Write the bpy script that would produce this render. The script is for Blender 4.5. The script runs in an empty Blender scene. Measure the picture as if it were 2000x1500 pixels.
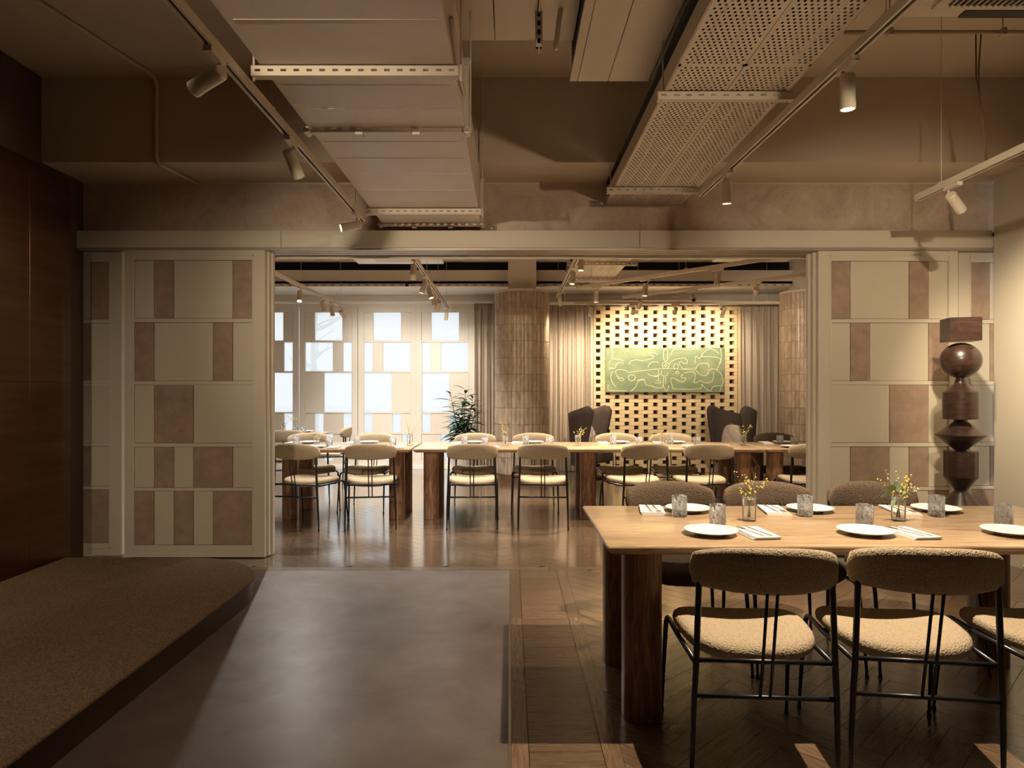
import bpy, bmesh, math, random
from mathutils import Vector, Matrix
random.seed(7)
PI = math.pi
scene = bpy.context.scene
C = scene.collection

# ------------------------------------------------------------------ camera, world, exposure
FPX = 2000 * 24 / 36.0
CX, CY, H = 996.0, 760.0, 1.37
cam_d = bpy.data.cameras.new('camera'); cam = bpy.data.objects.new('camera', cam_d); C.objects.link(cam)
cam.location = (0, 0, H); cam.rotation_euler = (PI / 2, 0, 0)
cam_d.sensor_width = 36; cam_d.lens = 24
cam_d.shift_x = (1000 - CX) / 2000; cam_d.shift_y = (CY - 750) / 2000
cam_d.clip_start = .05; cam_d.clip_end = 200
scene.camera = cam
w = bpy.data.worlds.new('overcast_sky'); scene.world = w; w.use_nodes = True
bg = w.node_tree.nodes['Background']
bg.inputs[0].default_value = (.935, .97, 1.0, 1); bg.inputs[1].default_value = .46
vs = scene.view_settings
vs.view_transform = 'Standard'; vs.look = 'None'; vs.gamma = 1; vs.exposure = 1.6; vs.use_curve_mapping = False
scene.display_settings.display_device = 'sRGB'
WARM = (1.0, .82, .60)
WARM2 = (1.0, .93, .84)

def at(px, py, Y):
    return Vector(((px - CX) * Y / FPX, Y, H - (py - CY) * Y / FPX))

# daylight portals: they only guide sampling of the sky through the glazing
def portal(x0, x1, z0, z1, y):
    d = bpy.data.lights.new('window_portal', 'AREA'); d.shape = 'RECTANGLE'; d.size = x1 - x0; d.size_y = z1 - z0
    d.cycles.is_portal = True
    o = bpy.data.objects.new('window_portal', d); C.objects.link(o)
    o.location = ((x0 + x1) / 2, y, (z0 + z1) / 2); o.rotation_euler = (-PI / 2, 0, 0)
    o['kind'] = 'helper'
portal(-5.1, -.6, .1, 2.75, 11.83)

# ------------------------------------------------------------------ materials
MATS = {}
def nt_new(name):
    m = bpy.data.materials.new(name); m.use_nodes = True
    t = m.node_tree; b = t.nodes['Principled BSDF']
    MATS[name] = m
    return m, t, b
def S(b, k, v):
    if k in b.inputs: b.inputs[k].default_value = v
def rgb(c): return (c[0], c[1], c[2], 1)
def coords(t, scale=(1, 1, 1), kind='Object', rot=(0, 0, 0)):
    tc = t.nodes.new('ShaderNodeTexCoord'); mp = t.nodes.new('ShaderNodeMapping')
    mp.inputs['Scale'].default_value = scale; mp.inputs['Rotation'].default_value = rot
    if kind == 'World':
        g = t.nodes.new('ShaderNodeNewGeometry'); t.links.new(g.outputs['Position'], mp.inputs[0])
    else:
        t.links.new(tc.outputs[kind], mp.inputs[0])
    return mp.outputs[0]
def noise(t, vec, scale, detail=4, rough=.55, dist=0):
    n = t.nodes.new('ShaderNodeTexNoise'); n.inputs['Scale'].default_value = scale
    n.inputs['Detail'].default_value = detail; n.inputs['Roughness'].default_value = rough
    n.inputs['Distortion'].default_value = dist
    t.links.new(vec, n.inputs['Vector']); return n.outputs[0]
def ramp(t, fac, stops):
    r = t.nodes.new('ShaderNodeValToRGB'); e = r.color_ramp.elements
    e[0].position, e[0].color = stops[0][0], rgb(stops[0][1])
    e[1].position, e[1].color = stops[-1][0], rgb(stops[-1][1])
    for p, c in stops[1:-1]:
        x = e.new(p); x.color = rgb(c)
    t.links.new(fac, r.inputs[0]); return r.outputs[0]
def bump(t, b, fac, strength=.2, dist=.005):
    n = t.nodes.new('ShaderNodeBump'); n.inputs['Strength'].default_value = strength; n.inputs['Distance'].default_value = dist
    t.links.new(fac, n.inputs['Height']); t.links.new(n.outputs[0], b.inputs['Normal'])
def mix(t, a, c, fac, mode='MIX'):
    m = t.nodes.new('ShaderNodeMix'); m.data_type = 'RGBA'; m.blend_type = mode
    for i, v in ((6, a), (7, c)):
        if isinstance(v, tuple): m.inputs[i].default_value = rgb(v)
        else: t.links.new(v, m.inputs[i])
    if isinstance(fac, (int, float)): m.inputs[0].default_value = fac
    else: t.links.new(fac, m.inputs[0])
    return m.outputs[2]
def maprange(t, v, a, b_):
    m = t.nodes.new('ShaderNodeMapRange'); m.inputs[3].default_value = a; m.inputs[4].default_value = b_
    t.links.new(v, m.inputs[0]); return m.outputs[0]

def paint(name, c, rough=.55, var=.06, scale=3, bs=0, bscale=60, metal=0, spec=.4):
    m, t, b = nt_new(name)
    lo = tuple(x * (1 - var) for x in c); hi = tuple(min(1, x * (1 + var)) for x in c)
    v = coords(t, kind='World')
    t.links.new(ramp(t, noise(t, v, scale), [(.3, lo), (.7, hi)]), b.inputs['Base Color'])
    S(b, 'Roughness', rough); S(b, 'Metallic', metal); S(b, 'Specular IOR Level', spec)
    if bs: bump(t, b, noise(t, v, bscale, 3), bs, .004)
    return m
def wood(name, dark, mid, light, stretch, scale=6, rough=.35, rnd=.0, kind='Object', coat=0, knots=1.2):
    m, t, b = nt_new(name)
    v = coords(t, stretch, kind)
    if rnd:
        oi = t.nodes.new('ShaderNodeObjectInfo'); ad = t.nodes.new('ShaderNodeVectorMath'); ad.operation = 'MULTIPLY_ADD'
        cx = t.nodes.new('ShaderNodeCombineXYZ')
        for i in range(3): t.links.new(oi.outputs['Random'], cx.inputs[i])
        t.links.new(cx.outputs[0], ad.inputs[0]); ad.inputs[1].default_value = (37, 61, 23); t.links.new(v, ad.inputs[2]); v = ad.outputs[0]
    n1 = noise(t, v, scale, 6, .6, knots); n2 = noise(t, v, scale * 7, 3, .6)
    c1 = ramp(t, n1, [(.28, dark), (.5, mid), (.72, light)])
    c2 = mix(t, c1, ramp(t, n2, [(.3, (.62, .58, .55)), (.65, (1, 1, 1))]), .45, 'MULTIPLY')
    if rnd:
        oi2 = t.nodes.new('ShaderNodeObjectInfo')
        c2 = mix(t, c2, ramp(t, oi2.outputs['Random'], [(0, (1 - rnd,) * 3), (1, (1 + rnd * .3,) * 3)]), 1.0, 'MULTIPLY')
    t.links.new(c2, b.inputs['Base Color'])
    S(b, 'Roughness', rough)
    if coat: S(b, 'Coat Weight', coat); S(b, 'Coat Roughness', .12)
    bump(t, b, n2, .12, .002)
    return m

paint('cream_paint', (.60, .53, .405), .5, .03, 1.5)
paint('frame_paint', (.62, .55, .43), .45, .02, 1.5)
paint('ceiling_paint', (.54, .44, .325), .7, .05, 1.2, .15, 25)
paint('beam_paint', (.58, .47, .35), .65, .05, 1.0, .1, 30)
paint('duct_paint', (.62, .53, .45), .42, .05, 2.2, .05, 8)
paint('tray_paint', (.60, .51, .39), .4, .03, 4)
paint('track_paint', (.64, .55, .42), .4, .02, 4)
paint('far_wall_paint', (.70, .64, .55), .6, .02, 1)
paint('white_paint', (.80, .775, .73), .5, .02, 1)
paint('right_wall_paint', (.58, .52, .41), .6, .05, 1.3, .06, 40)
paint('falloff_dark_wall', (.10, .065, .045), .6, .1, 1)  # wall shade put into the colour: imitates light falloff, cuts bounce
paint('black_void', (.006, .005, .005), .8, .1, 2)
paint('black_metal', (.012, .012, .013), .32, .05, 10, spec=.5)
paint('rail_metal', (.42, .36, .29), .35, .03, 5, metal=.3)
paint('dark_rubber', (.02, .018, .016), .6, .05, 9)
paint('steel', (.62, .60, .57), .22, .03, 20, metal=1)
paint('porcelain', (.66, .645, .61), .25, .02, 6)
paint('curtain_fabric', (.56, .47, .375), .9, .06, 30, .1, 300)
paint('velvet_brown', (.085, .062, .05), .85, .15, 30, .1, 250)
paint('pillow_fabric', (.62, .54, .46), .9, .05, 40, .2, 250)
paint('napkin_cloth', (.60, .58, .545), .85, .03, 30, .1, 260)
paint('podium_side', (.045, .022, .014), .3, .15, 3)
paint('leaf_dark', (.022, .075, .038), .38, .3, 6, spec=.5)
paint('leaf_pale', (.20, .27, .16), .5, .2, 20)
paint('stem_green', (.16, .15, .05), .6, .2, 20)
paint('yellow_petal', (.66, .50, .09), .5, .2, 30)
paint('white_petal', (.72, .66, .50), .6, .1, 30)
paint('pot_clay', (.55, .50, .44), .6, .05, 5)
paint('brick_clay', (.72, .55, .32), .75, .10, 8, .25, 90)
paint('backing_brown', (.30, .175, .10), .7, .05, 3)
paint('pavement_grey', (.80, .80, .80), .8, .05, .5)
paint('bark_pale', (.42, .40, .39), .9, .1, 3)
paint('plinth_wood', (.16, .08, .045), .4, .15, 3)

def leather(name, c):
    m, t, b = nt_new(name); v = coords(t, kind='World')
    lo = tuple(x * .82 for x in c); hi = tuple(x * 1.14 for x in c)
    n = noise(t, v, 9, 8, .7)
    t.links.new(ramp(t, n, [(.35, lo), (.65, hi)]), b.inputs['Base Color']); S(b, 'Roughness', .62)
    bump(t, b, noise(t, v, 140, 4), .15, .002)
leather('suede_brown', (.37, .255, .18))

def plaster():
    m, t, b = nt_new('plaster'); v = coords(t, kind='World')
    n = noise(t, v, 2.6, 9, .68, 1.2); n2 = noise(t, v, 9, 6, .7, 2)
    c = ramp(t, n, [(.3, (.40, .30, .22)), (.5, (.50, .385, .29)), (.7, (.60, .48, .37))])
    c = mix(t, c, ramp(t, n2, [(.35, (.78, .76, .74)), (.6, (1, 1, 1))]), .5, 'MULTIPLY')
    t.links.new(c, b.inputs['Base Color']); S(b, 'Roughness', .6); bump(t, b, n2, .12, .004)
plaster()
def concrete():
    m, t, b = nt_new('concrete_floor'); v = coords(t, kind='World')
    n = noise(t, v, 1.5, 9, .62, .8); n2 = noise(t, v, 5, 6, .6, .6)
    c = ramp(t, n, [(.3, (.085, .056, .043)), (.5, (.115, .082, .066)), (.72, (.15, .118, .10))])
    c = mix(t, c, ramp(t, n2, [(.3, (.75, .73, .72)), (.65, (1, 1, 1))]), .3, 'MULTIPLY')
    t.links.new(c, b.inputs['Base Color'])
    S(b, 'Roughness', .6); S(b, 'Specular IOR Level', .2)
    t.links.new(ramp(t, n2, [(.30, (.26,) * 3), (.70, (.46,) * 3)]), b.inputs['Coat Weight']); S(b, 'Coat IOR', 1.6); t.links.new(maprange(t, n2, .30, .42), b.inputs['Coat Roughness'])
concrete()
def copper():
    m, t, b = nt_new('copper_panel'); v = coords(t, (1, .6, 6), 'World')
    n = noise(t, v, 2.0, 5, .6)
    t.links.new(ramp(t, n, [(.3, (.12, .06, .036)), (.7, (.19, .098, .06))]), b.inputs['Base Color'])
    S(b, 'Metallic', 1.0); S(b, 'Roughness', .3)
    v2 = coords(t, (1, 1, 2.2), 'World'); bump(t, b, noise(t, v2, 1.6, 2), .12, .06)
copper()
def carpet():
    m, t, b = nt_new('carpet_loop'); v = coords(t, kind='World')
    n = noise(t, v, 130, 3, .7); n2 = noise(t, v, 3, 4)
    c = ramp(t, n, [(.3, (.12, .075, .045)), (.5, (.23, .155, .095)), (.7, (.36, .26, .165))])
    t.links.new(mix(t, c, ramp(t, n2, [(.3, (.85, .85, .85)), (.7, (1, 1, 1))]), .6, 'MULTIPLY'), b.inputs['Base Color'])
    S(b, 'Roughness', .95); S(b, 'Specular IOR Level', .1); bump(t, b, n, .8, .006)
carpet()
def boucle(name, lo, mid, hi):
    m, t, b = nt_new(name); v = coords(t)
    vo = t.nodes.new('ShaderNodeTexVoronoi'); vo.inputs['Scale'].default_value = 150
    nz = noise(t, v, 60, 3)
    ad = t.nodes.new('ShaderNodeVectorMath'); ad.operation = 'MULTIPLY_ADD'; ad.inputs[1].default_value = (.02, .02, .02)
    cx = t.nodes.new('ShaderNodeCombineXYZ')
    for i in range(3): t.links.new(nz, cx.inputs[i])
    t.links.new(cx.outputs[0], ad.inputs[0]); t.links.new(v, ad.inputs[2]); t.links.new(ad.outputs[0], vo.inputs['Vector'])
    t.links.new(ramp(t, vo.outputs[0], [(.0, hi), (.45, mid), (1.0, lo)]), b.inputs['Base Color'])
    S(b, 'Roughness', .95); S(b, 'Specular IOR Level', .15)
    inv = t.nodes.new('ShaderNodeMath'); inv.operation = 'SUBTRACT'; inv.inputs[0].default_value = 1
    t.links.new(vo.outputs[0], inv.inputs[1]); bump(t, b, inv.outputs[0], .7, .006)
boucle('boucle_beige', (.32, .245, .155), (.42, .33, .22), (.50, .40, .28))
boucle('boucle_brown', (.07, .048, .033), (.125, .088, .06), (.18, .13, .09))

wood('oak_top', (.24, .15, .082), (.41, .28, .162), (.53, .375, .235), (1.2, 14, 14), 3.0, .30, coat=.4)
wood('walnut_leg', (.08, .034, .018), (.24, .115, .06), (.44, .25, .14), (14, 14, 1.3), 2.4, .38, knots=1.8)
wood('totem_wood', (.02, .010, .007), (.042, .021, .014), (.07, .036, .023), (3, 3, 14), 3, .33, coat=.2)
wood('parquet', (.115, .068, .038), (.18, .112, .064), (.25, .165, .10), (1.5, 16, 4), 3, .27, rnd=.3, knots=2.2, coat=.5)
wood('parquet_far', (.125, .08, .048), (.155, .102, .063), (.19, .13, .083), (6, 6, 4), 3, .22, kind='World', coat=1.0)
for n_, r_ in (('parquet_far', .13), ('parquet', .18)):
    S(MATS[n_].node_tree.nodes['Principled BSDF'], 'Coat IOR', 2.3 if n_ == 'parquet_far' else 1.8); S(MATS[n_].node_tree.nodes['Principled BSDF'], 'Coat Roughness', r_)

def tile_mat():
    m, t, b = nt_new('glazed_tile'); v = coords(t, (1, 1, .35), 'World')
    oi = t.nodes.new('ShaderNodeObjectInfo')
    n = noise(t, v, 22, 5, .65)
    c = ramp(t, n, [(.3, (.36, .265, .19)), (.5, (.49, .38, .28)), (.7, (.60, .49, .38))])
    c = mix(t, c, ramp(t, oi.outputs['Random'], [(0, (.78, .76, .74)), (1, (1.05, 1.02, 1))]), 1.0, 'MULTIPLY')
    t.links.new(c, b.inputs['Base Color']); S(b, 'Roughness', .35)
tile_mat()
paint('tile_grout', (.24, .18, .13), .8)
def art():
    m, t, b = nt_new('green_canvas'); v = coords(t, (1, 1, 2.2))
    n = noise(t, v, 2.2, 7, .62, .6); n2 = noise(t, coords(t, (1.0, 1, 5)), 3, 3)
    c = ramp(t, n, [(.28, (.13, .18, .10)), (.5, (.19, .245, .135)), (.72, (.28, .315, .175))])
    c = mix(t, c, ramp(t, n2, [(.24, (.45, .55, .5)), (.32, (1, 1, 1))]), .8, 'MULTIPLY')
    t.links.new(c, b.inputs['Base Color']); S(b, 'Roughness', .7)
art()
paint('cream_line', (.62, .58, .38), .7, .08, 12)

def glassy(name, tint, haze, gloss_rough=.04, ior=1.45):
    m = bpy.data.materials.new(name); m.use_nodes = True; MATS[name] = m
    t = m.node_tree; t.nodes.clear()
    out = t.nodes.new('ShaderNodeOutputMaterial')
    tr = t.nodes.new('ShaderNodeBsdfTransparent'); tr.inputs[0].default_value = rgb(tint)
    gl = t.nodes.new('ShaderNodeBsdfGlossy'); gl.inputs['Roughness'].default_value = gloss_rough
    fr = t.nodes.new('ShaderNodeFresnel'); fr.inputs[0].default_value = ior
    m1 = t.nodes.new('ShaderNodeMixShader'); t.links.new(fr.outputs[0], m1.inputs[0]); t.links.new(tr.outputs[0], m1.inputs[1]); t.links.new(gl.outputs[0], m1.inputs[2])
    last = m1.outputs[0]
    if haze:
        tl = t.nodes.new('ShaderNodeBsdfTranslucent'); tl.inputs[0].default_value = (.93, .95, .97, 1)
        m2 = t.nodes.new('ShaderNodeMixShader'); m2.inputs[0].default_value = haze
        t.links.new(last, m2.inputs[1]); t.links.new(tl.outputs[0], m2.inputs[2]); last = m2.outputs[0]
    t.links.new(last, out.inputs[0]); return m
glassy('window_glass', (.97, .98, .985), .55)
def ribbed():
    m = glassy('ribbed_glass', (.86, .88, .90), .07, .2, 1.33)
    t = m.node_tree; v = coords(t, (1, 1, .55))
    n = noise(t, v, 80, 4, .6, 1.6)
    bp = t.nodes.new('ShaderNodeBump'); bp.inputs['Strength'].default_value = 1.0; bp.inputs['Distance'].default_value = .01
    t.links.new(n, bp.inputs['Height'])
    for nd in t.nodes:
        if nd.type in ('BSDF_GLOSSY', 'FRESNEL'): t.links.new(bp.outputs[0], nd.inputs['Normal'])
    tr = [nd for nd in t.nodes if nd.type == 'BSDF_TRANSPARENT'][0]
    mh = [nd for nd in t.nodes if nd.type == 'MIX_SHADER' and not nd.inputs[0].is_linked][0]
    t.links.new(ramp(t, noise(t, v, 85, 3, .6, 1.0), [(.44, (.03,) * 3), (.60, (.42,) * 3)]), mh.inputs[0])  # patches of white haze imitate glints on the tumblers
    t.links.new(ramp(t, n, [(.38, (.66, .665, .67)), (.5, (.985, .99, .995))]), tr.inputs[0])
ribbed()
glassy('clear_glass', (.99, .995, .99), .10, .03, 1.16)
def emit(name, c, s):
    m = bpy.data.materials.new(name); m.use_nodes = True; MATS[name] = m
    t = m.node_tree; t.nodes.clear(); o = t.nodes.new('ShaderNodeOutputMaterial'); e = t.nodes.new('ShaderNodeEmission')
    e.inputs[0].default_value = rgb(c); e.inputs[1].default_value = s; t.links.new(e.outputs[0], o.inputs[0])
emit('lamp_lens', (1, .86, .62), 6)

# ------------------------------------------------------------------ mesh helpers
class MB:
    def __init__(s): s.v = []; s.f = []
    def add(s, vs, fs):
        n = len(s.v); s.v += [tuple(p) for p in vs]; s.f += [tuple(i + n for i in f) for f in fs]; return s
    def box(s, x0, x1, y0, y1, z0, z1):
        return s.add([(x0, y0, z0), (x1, y0, z0), (x1, y1, z0), (x0, y1, z0), (x0, y0, z1), (x1, y0, z1), (x1, y1, z1), (x0, y1, z1)],
                     [(0, 3, 2, 1), (4, 5, 6, 7), (0, 1, 5, 4), (1, 2, 6, 5), (2, 3, 7, 6), (3, 0, 4, 7)])
    def prism(s, poly, z0, z1):
        n = len(poly)
        return s.add([(x, y, z0) for x, y in poly] + [(x, y, z1) for x, y in poly],
                     [tuple(range(n - 1, -1, -1)), tuple(range(n, 2 * n))] + [(i, (i + 1) % n, n + (i + 1) % n, n + i) for i in range(n)])
    def tube(s, pts, r, n=8, cap=True):
        pts = [Vector(p) for p in pts]; k = len(pts)
        rs = r if isinstance(r, (list, tuple)) else [r] * k
        t0 = (pts[1] - pts[0]).normalized()
        up = Vector((0, 0, 1)) if abs(t0.z) < .9 else Vector((1, 0, 0))
        a = t0.cross(up).normalized(); vs = []
        for i, p in enumerate(pts):
            t = ((pts[min(i + 1, k - 1)] - pts[i]).normalized() + (pts[i] - pts[max(i - 1, 0)]).normalized())
            t = t.normalized() if t.length > 1e-6 else t0
            a = (a - t * a.dot(t)).normalized(); b = t.cross(a)
            for j in range(n):
                g = 2 * PI * j / n; vs.append(p + (a * math.cos(g) + b * math.sin(g)) * rs[i])
        fs = [(i * n + j, i * n + (j + 1) % n, (i + 1) * n + (j + 1) % n, (i + 1) * n + j) for i in range(k - 1) for j in range(n)]
        if cap: fs += [tuple(range(n - 1, -1, -1)), tuple((k - 1) * n + j for j in range(n))]
        return s.add(vs, fs)
    def lathe(s, prof, n=24, cx=0, cy=0, cap0=True, cap1=True):
        k = len(prof)
        vs = [(cx + r * math.cos(2 * PI * j / n), cy + r * math.sin(2 * PI * j / n), z) for r, z in prof for j in range(n)]
        fs = [(i * n + j, i * n + (j + 1) % n, (i + 1) * n + (j + 1) % n, (i + 1) * n + j) for i in range(k - 1) for j in range(n)]
        if cap0: fs.append(tuple(range(n - 1, -1, -1)))
        if cap1: fs.append(tuple((k - 1) * n + j for j in range(n)))
        return s.add(vs, fs)
    def grid(s, fn, nu, nv, closed_u=False):
        vs = [fn(i / nu, j / nv) for i in range(nu + (0 if closed_u else 1)) for j in range(nv + 1)]
        fs = []; m = nv + 1; N = nu if closed_u else nu + 1
        for i in range(nu):
            for j in range(nv):
                a = i * m + j; b = ((i + 1) % N) * m + j
                fs.append((a, b, b + 1, a + 1))
        return s.add(vs, fs)
    def mesh(s, name, mat, smooth=False):
        me = bpy.data.meshes.new(name); me.from_pydata(s.v, [], s.f); me.update()
        if mat: me.materials.append(MATS[mat])
        if smooth:
            me.polygons.foreach_set('use_smooth', [True] * len(me.polygons))
        return me
    def build(s, name, mat, parent=None, smooth=False, bevel=0, loc=None, seg=2, fixn=False):
        me = s.mesh(name, mat, smooth)
        if fixn:
            bm = bmesh.new(); bm.from_mesh(me); bmesh.ops.recalc_face_normals(bm, faces=bm.faces); bm.to_mesh(me); bm.free()
        return link(name, me, parent, loc, bevel, seg)
def link(name, me, parent=None, loc=None, bevel=0, seg=2):
    o = bpy.data.objects.new(name, me); C.objects.link(o)
    if parent: o.parent = parent
    if loc is not None: o.location = loc
    if bevel:
        md = o.modifiers.new('bevel', 'BEVEL'); md.width = bevel; md.segments = seg; md.limit_method = 'ANGLE'; md.angle_limit = .6
    return o
def smooth_angle(o, a=.7):
    me = o.data
    me.polygons.foreach_set('use_smooth', [True] * len(me.polygons))
    try: me.set_sharp_from_angle(angle=a)
    except Exception: pass
    return o
def tag(o, label, cat=None, group=None, kind=None):
    o['label'] = label
    if cat: o['category'] = cat
    if group: o['group'] = group
    if kind: o['kind'] = kind
    return o
def thing(name, label, cat, loc=(0, 0, 0), rz=0, group=None, kind=None):
    o = bpy.data.objects.new(name, None); C.objects.link(o); o.empty_display_size = .05
    o.location = loc; o.rotation_euler = (0, 0, rz)
    return tag(o, label, cat, group, kind)
def struct(name, label, cat='building'):
    return thing(name, label, cat, kind='structure')
KIDS = {}
def dup(root, loc, rz, label, group=None):
    def cp(o, p):
        c = o.copy(); C.objects.link(c); c.parent = p
        for ch in KIDS.setdefault(o.name, [x for x in o.children]): cp(ch, c)
        return c
    r = cp(root, None); r.location = loc; r.rotation_euler = (0, 0, rz); r['label'] = label
    if group: r['group'] = group
    return r
def rounded(x0, x1, y0, y1, r, n=6):
    out = []
    for cx, cy, a in ((x1 - r, y1 - r, 0), (x0 + r, y1 - r, 90), (x0 + r, y0 + r, 180), (x1 - r, y0 + r, 270)):
        for i in range(n + 1):
            g = math.radians(a + 90 * i / n); out.append((cx + r * math.cos(g), cy + r * math.sin(g)))
    return out

# ------------------------------------------------------------------ setting: floor
floor = struct('floor', 'dark herringbone oak parquet floor with glossy finish', 'floor')
MB().box(-5.4, 5.3, -2.7, 12.0, -.12, -.009).build('subfloor', 'dark_rubber', floor)
conc = MB().box(-3.55, -.006, -2.7, 5.165, -.12, .0).build('floor_concrete', 'concrete_floor')
tag(conc, 'polished brown concrete floor panel beside the carpeted platform', 'floor', kind='structure')
st = MB().box(-.006, .004, -2.7, 5.172, -.1, .002).box(-3.55, .004, 5.165, 5.172, -.1, .002).build('trim_1', 'steel')
tag(st, 'thin metal strip edging the concrete floor panel', 'trim', kind='structure')

def clip(poly, x0, x1, y0, y1):
    for ax, lim, sg in ((0, x0, 1), (0, x1, -1), (1, y0, 1), (1, y1, -1)):
        out = []
        for i in range(len(poly)):
            a, b = poly[i], poly[(i + 1) % len(poly)]
            da, db = (a[ax] - lim) * sg, (b[ax] - lim) * sg
            if da >= 0: out.append(a)
            if da * db < 0:
                u = da / (da - db); out.append((a[0] + (b[0] - a[0]) * u, a[1] + (b[1] - a[1]) * u))
        poly = out
        if len(poly) < 3: return None
    return poly
def area(p): return abs(sum(p[i][0] * p[(i + 1) % len(p)][1] - p[(i + 1) % len(p)][0] * p[i][1] for i in range(len(p)))) / 2
def herring(x0, x1, y0, y1, W=.105, n=5, gap=.0012):
    L = n * W; cxm, cym = (x0 + x1) / 2, (y0 + y1) / 2
    R = math.hypot(x1 - x0, y1 - y0) / 2 + L; K = int(R / W) + 2
    ca = math.cos(PI / 4)
    def rot(p): return ((p[0] - p[1]) * ca + cxm, (p[0] + p[1]) * ca + cym)
    out = []
    for k in range(-K, K + 1):
        for m in range(-K // n - 2, K // n + 3):
            for typ in (0, 1):
                if typ == 0: ax, ay, w_, h_ = k * W + m * 2 * L, k * W, L, W
                else: ax, ay, w_, h_ = k * W, (k - 2 * n + 1) * W + m * 2 * L, W, L
                if abs(ax) > R + L or abs(ay) > R + L: continue
                g = gap
                q = [(ax + g, ay + g), (ax + w_ - g, ay + g), (ax + w_ - g, ay + h_ - g), (ax + g, ay + h_ - g)]
                p = clip([rot(c) for c in q], x0, x1, y0, y1)
                if p and area(p) > .002:
                    out.append((p, typ))
    return out
def plank(poly, ang, parent=floor, z0=-.009, z1=0.0):
    cx_ = sum(p[0] for p in poly) / len(poly); cy_ = sum(p[1] for p in poly) / len(poly)
    c, s = math.cos(-ang), math.sin(-ang)
    loc = [((x - cx_) * c - (y - cy_) * s, (x - cx_) * s + (y - cy_) * c) for x, y in poly]
    o = MB().prism(loc, z0, z1).build('plank', 'parquet', parent)
    o.location = (cx_, cy_, 0); o.rotation_euler = (0, 0, ang)
    return o
def rect(x0, x1, y0, y1, g=.0012): return [(x0 + g, y0 + g), (x1 - g, y0 + g), (x1 - g, y1 - g), (x0 + g, y1 - g)]
y = 2.30
while y < 5.17:                                             # border boards beside the concrete
    y2 = min(y + .9, 5.17)
    plank(rect(.004, .072, y, y2), PI / 2); plank(rect(.35, .42, y, y2), PI / 2); y = y2
y = 2.30; k = 0
while y < 5.17:
    y2 = min(y + (.15, .13, .17, .14)[k % 4], 5.17); plank(rect(.072, .35, y, y2), 0); y = y2; k += 1
near = herring(.42, 3.9, 2.30, 5.17)
for p, typ in near: plank(p, PI / 4 + (PI / 2 if typ else 0))
x = -3.3
while x < 3.9:                                              # cross border at the opening
    x2 = min(x + 1.2, 3.9); plank(rect(x, x2, 5.172, 5.26), 0); x = x2
ff = MB()
def quilt(x0, x1, y0, y1):
    for p, typ in herring(x0, x1, y0, y1):
        ff.prism(p, -.009, 0)
quilt(-5.3, 5.2, 5.26, 11.85); quilt(.004, 3.9, -2.6, 2.30)
o = ff.build('plank_field', 'parquet_far', floor); o['kind'] = 'stuff'

# ------------------------------------------------------------------ setting: near room shell
ZC = 3.70
def simple(name, label, cat, mat, *boxes, bevel=0, kind='structure'):
    mb = MB()
    for b in boxes: mb.box(*b)
    return tag(mb.build(name, mat, bevel=bevel), label, cat, kind=kind)
simple('ceiling', 'dark taupe painted concrete ceiling above the ducts', 'ceiling', 'ceiling_paint', (-5.4, 5.3, -2.7, 12.0, ZC, ZC + .15))
simple('beam', 'deep painted concrete beam running above the plaster wall', 'beam', 'beam_paint', (-3.6, 4.0, 5.10, 5.60, 3.065, ZC))
simple('wall_left', 'upper wall above the copper cladding, darkened to imitate light falloff', 'wall', 'falloff_dark_wall', (-3.7, -3.5, -2.7, 5.6, 0, ZC))
simple('wall_right', 'sand coloured wall behind the wooden totem', 'wall', 'right_wall_paint', (3.9, 4.1, -2.7, 5.50, 0, ZC))
simple('wall_back', 'plain unseen wall opposite the opening, darkened to cut bounced light', 'wall', 'falloff_dark_wall', (-3.7, 4.1, -2.85, -2.7, 0, ZC))  # unseen wall, coloured dark to reduce bounced light
simple('wall_plaster', 'mottled brown plaster wall above the sliding doors', 'wall', 'plaster', (-5.4, 5.3, 5.60, 5.80, 2.62, 3.05))
simple('wall_upper', 'painted wall band hidden above the plaster wall', 'wall', 'beam_paint', (-5.4, 5.3, 5.60, 5.80, 3.05, ZC))
hd = struct('trim_2', 'long cream header fascia holding the sliding door tracks', 'trim')
xs = [-4.6, -1.85, 1.05, 3.9]
for a, b in zip(xs[:-1], xs[1:]):
    MB().box(a + .0015, b - .0015, 5.515, 5.60, 2.515, 2.652).build('fascia_board', 'frame_paint', hd, bevel=.002)
MB().box(-4.6, 4.4, 5.60, 5.86, 2.53, 2.655).build('header_core', 'frame_paint', hd)
for yy in (5.555, 5.61, 5.665, 5.72):
    MB().box(-4.5, 4.3, yy - .018, yy + .018, 2.498, 2.53).build('track_rail', 'rail_metal', hd)
MB().box(-4.6, 4.4, 5.82, 5.86, 2.485, 2.53).build('edge_rail', 'frame_paint', hd)
simple('wall_side', 'painted return wall beside the sliding doors', 'wall', 'beam_paint', (-5.4, -4.5, 5.55, 5.85, 0, 2.62), (4.35, 5.3, 5.55, 5.85, 0, 2.62))

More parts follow.
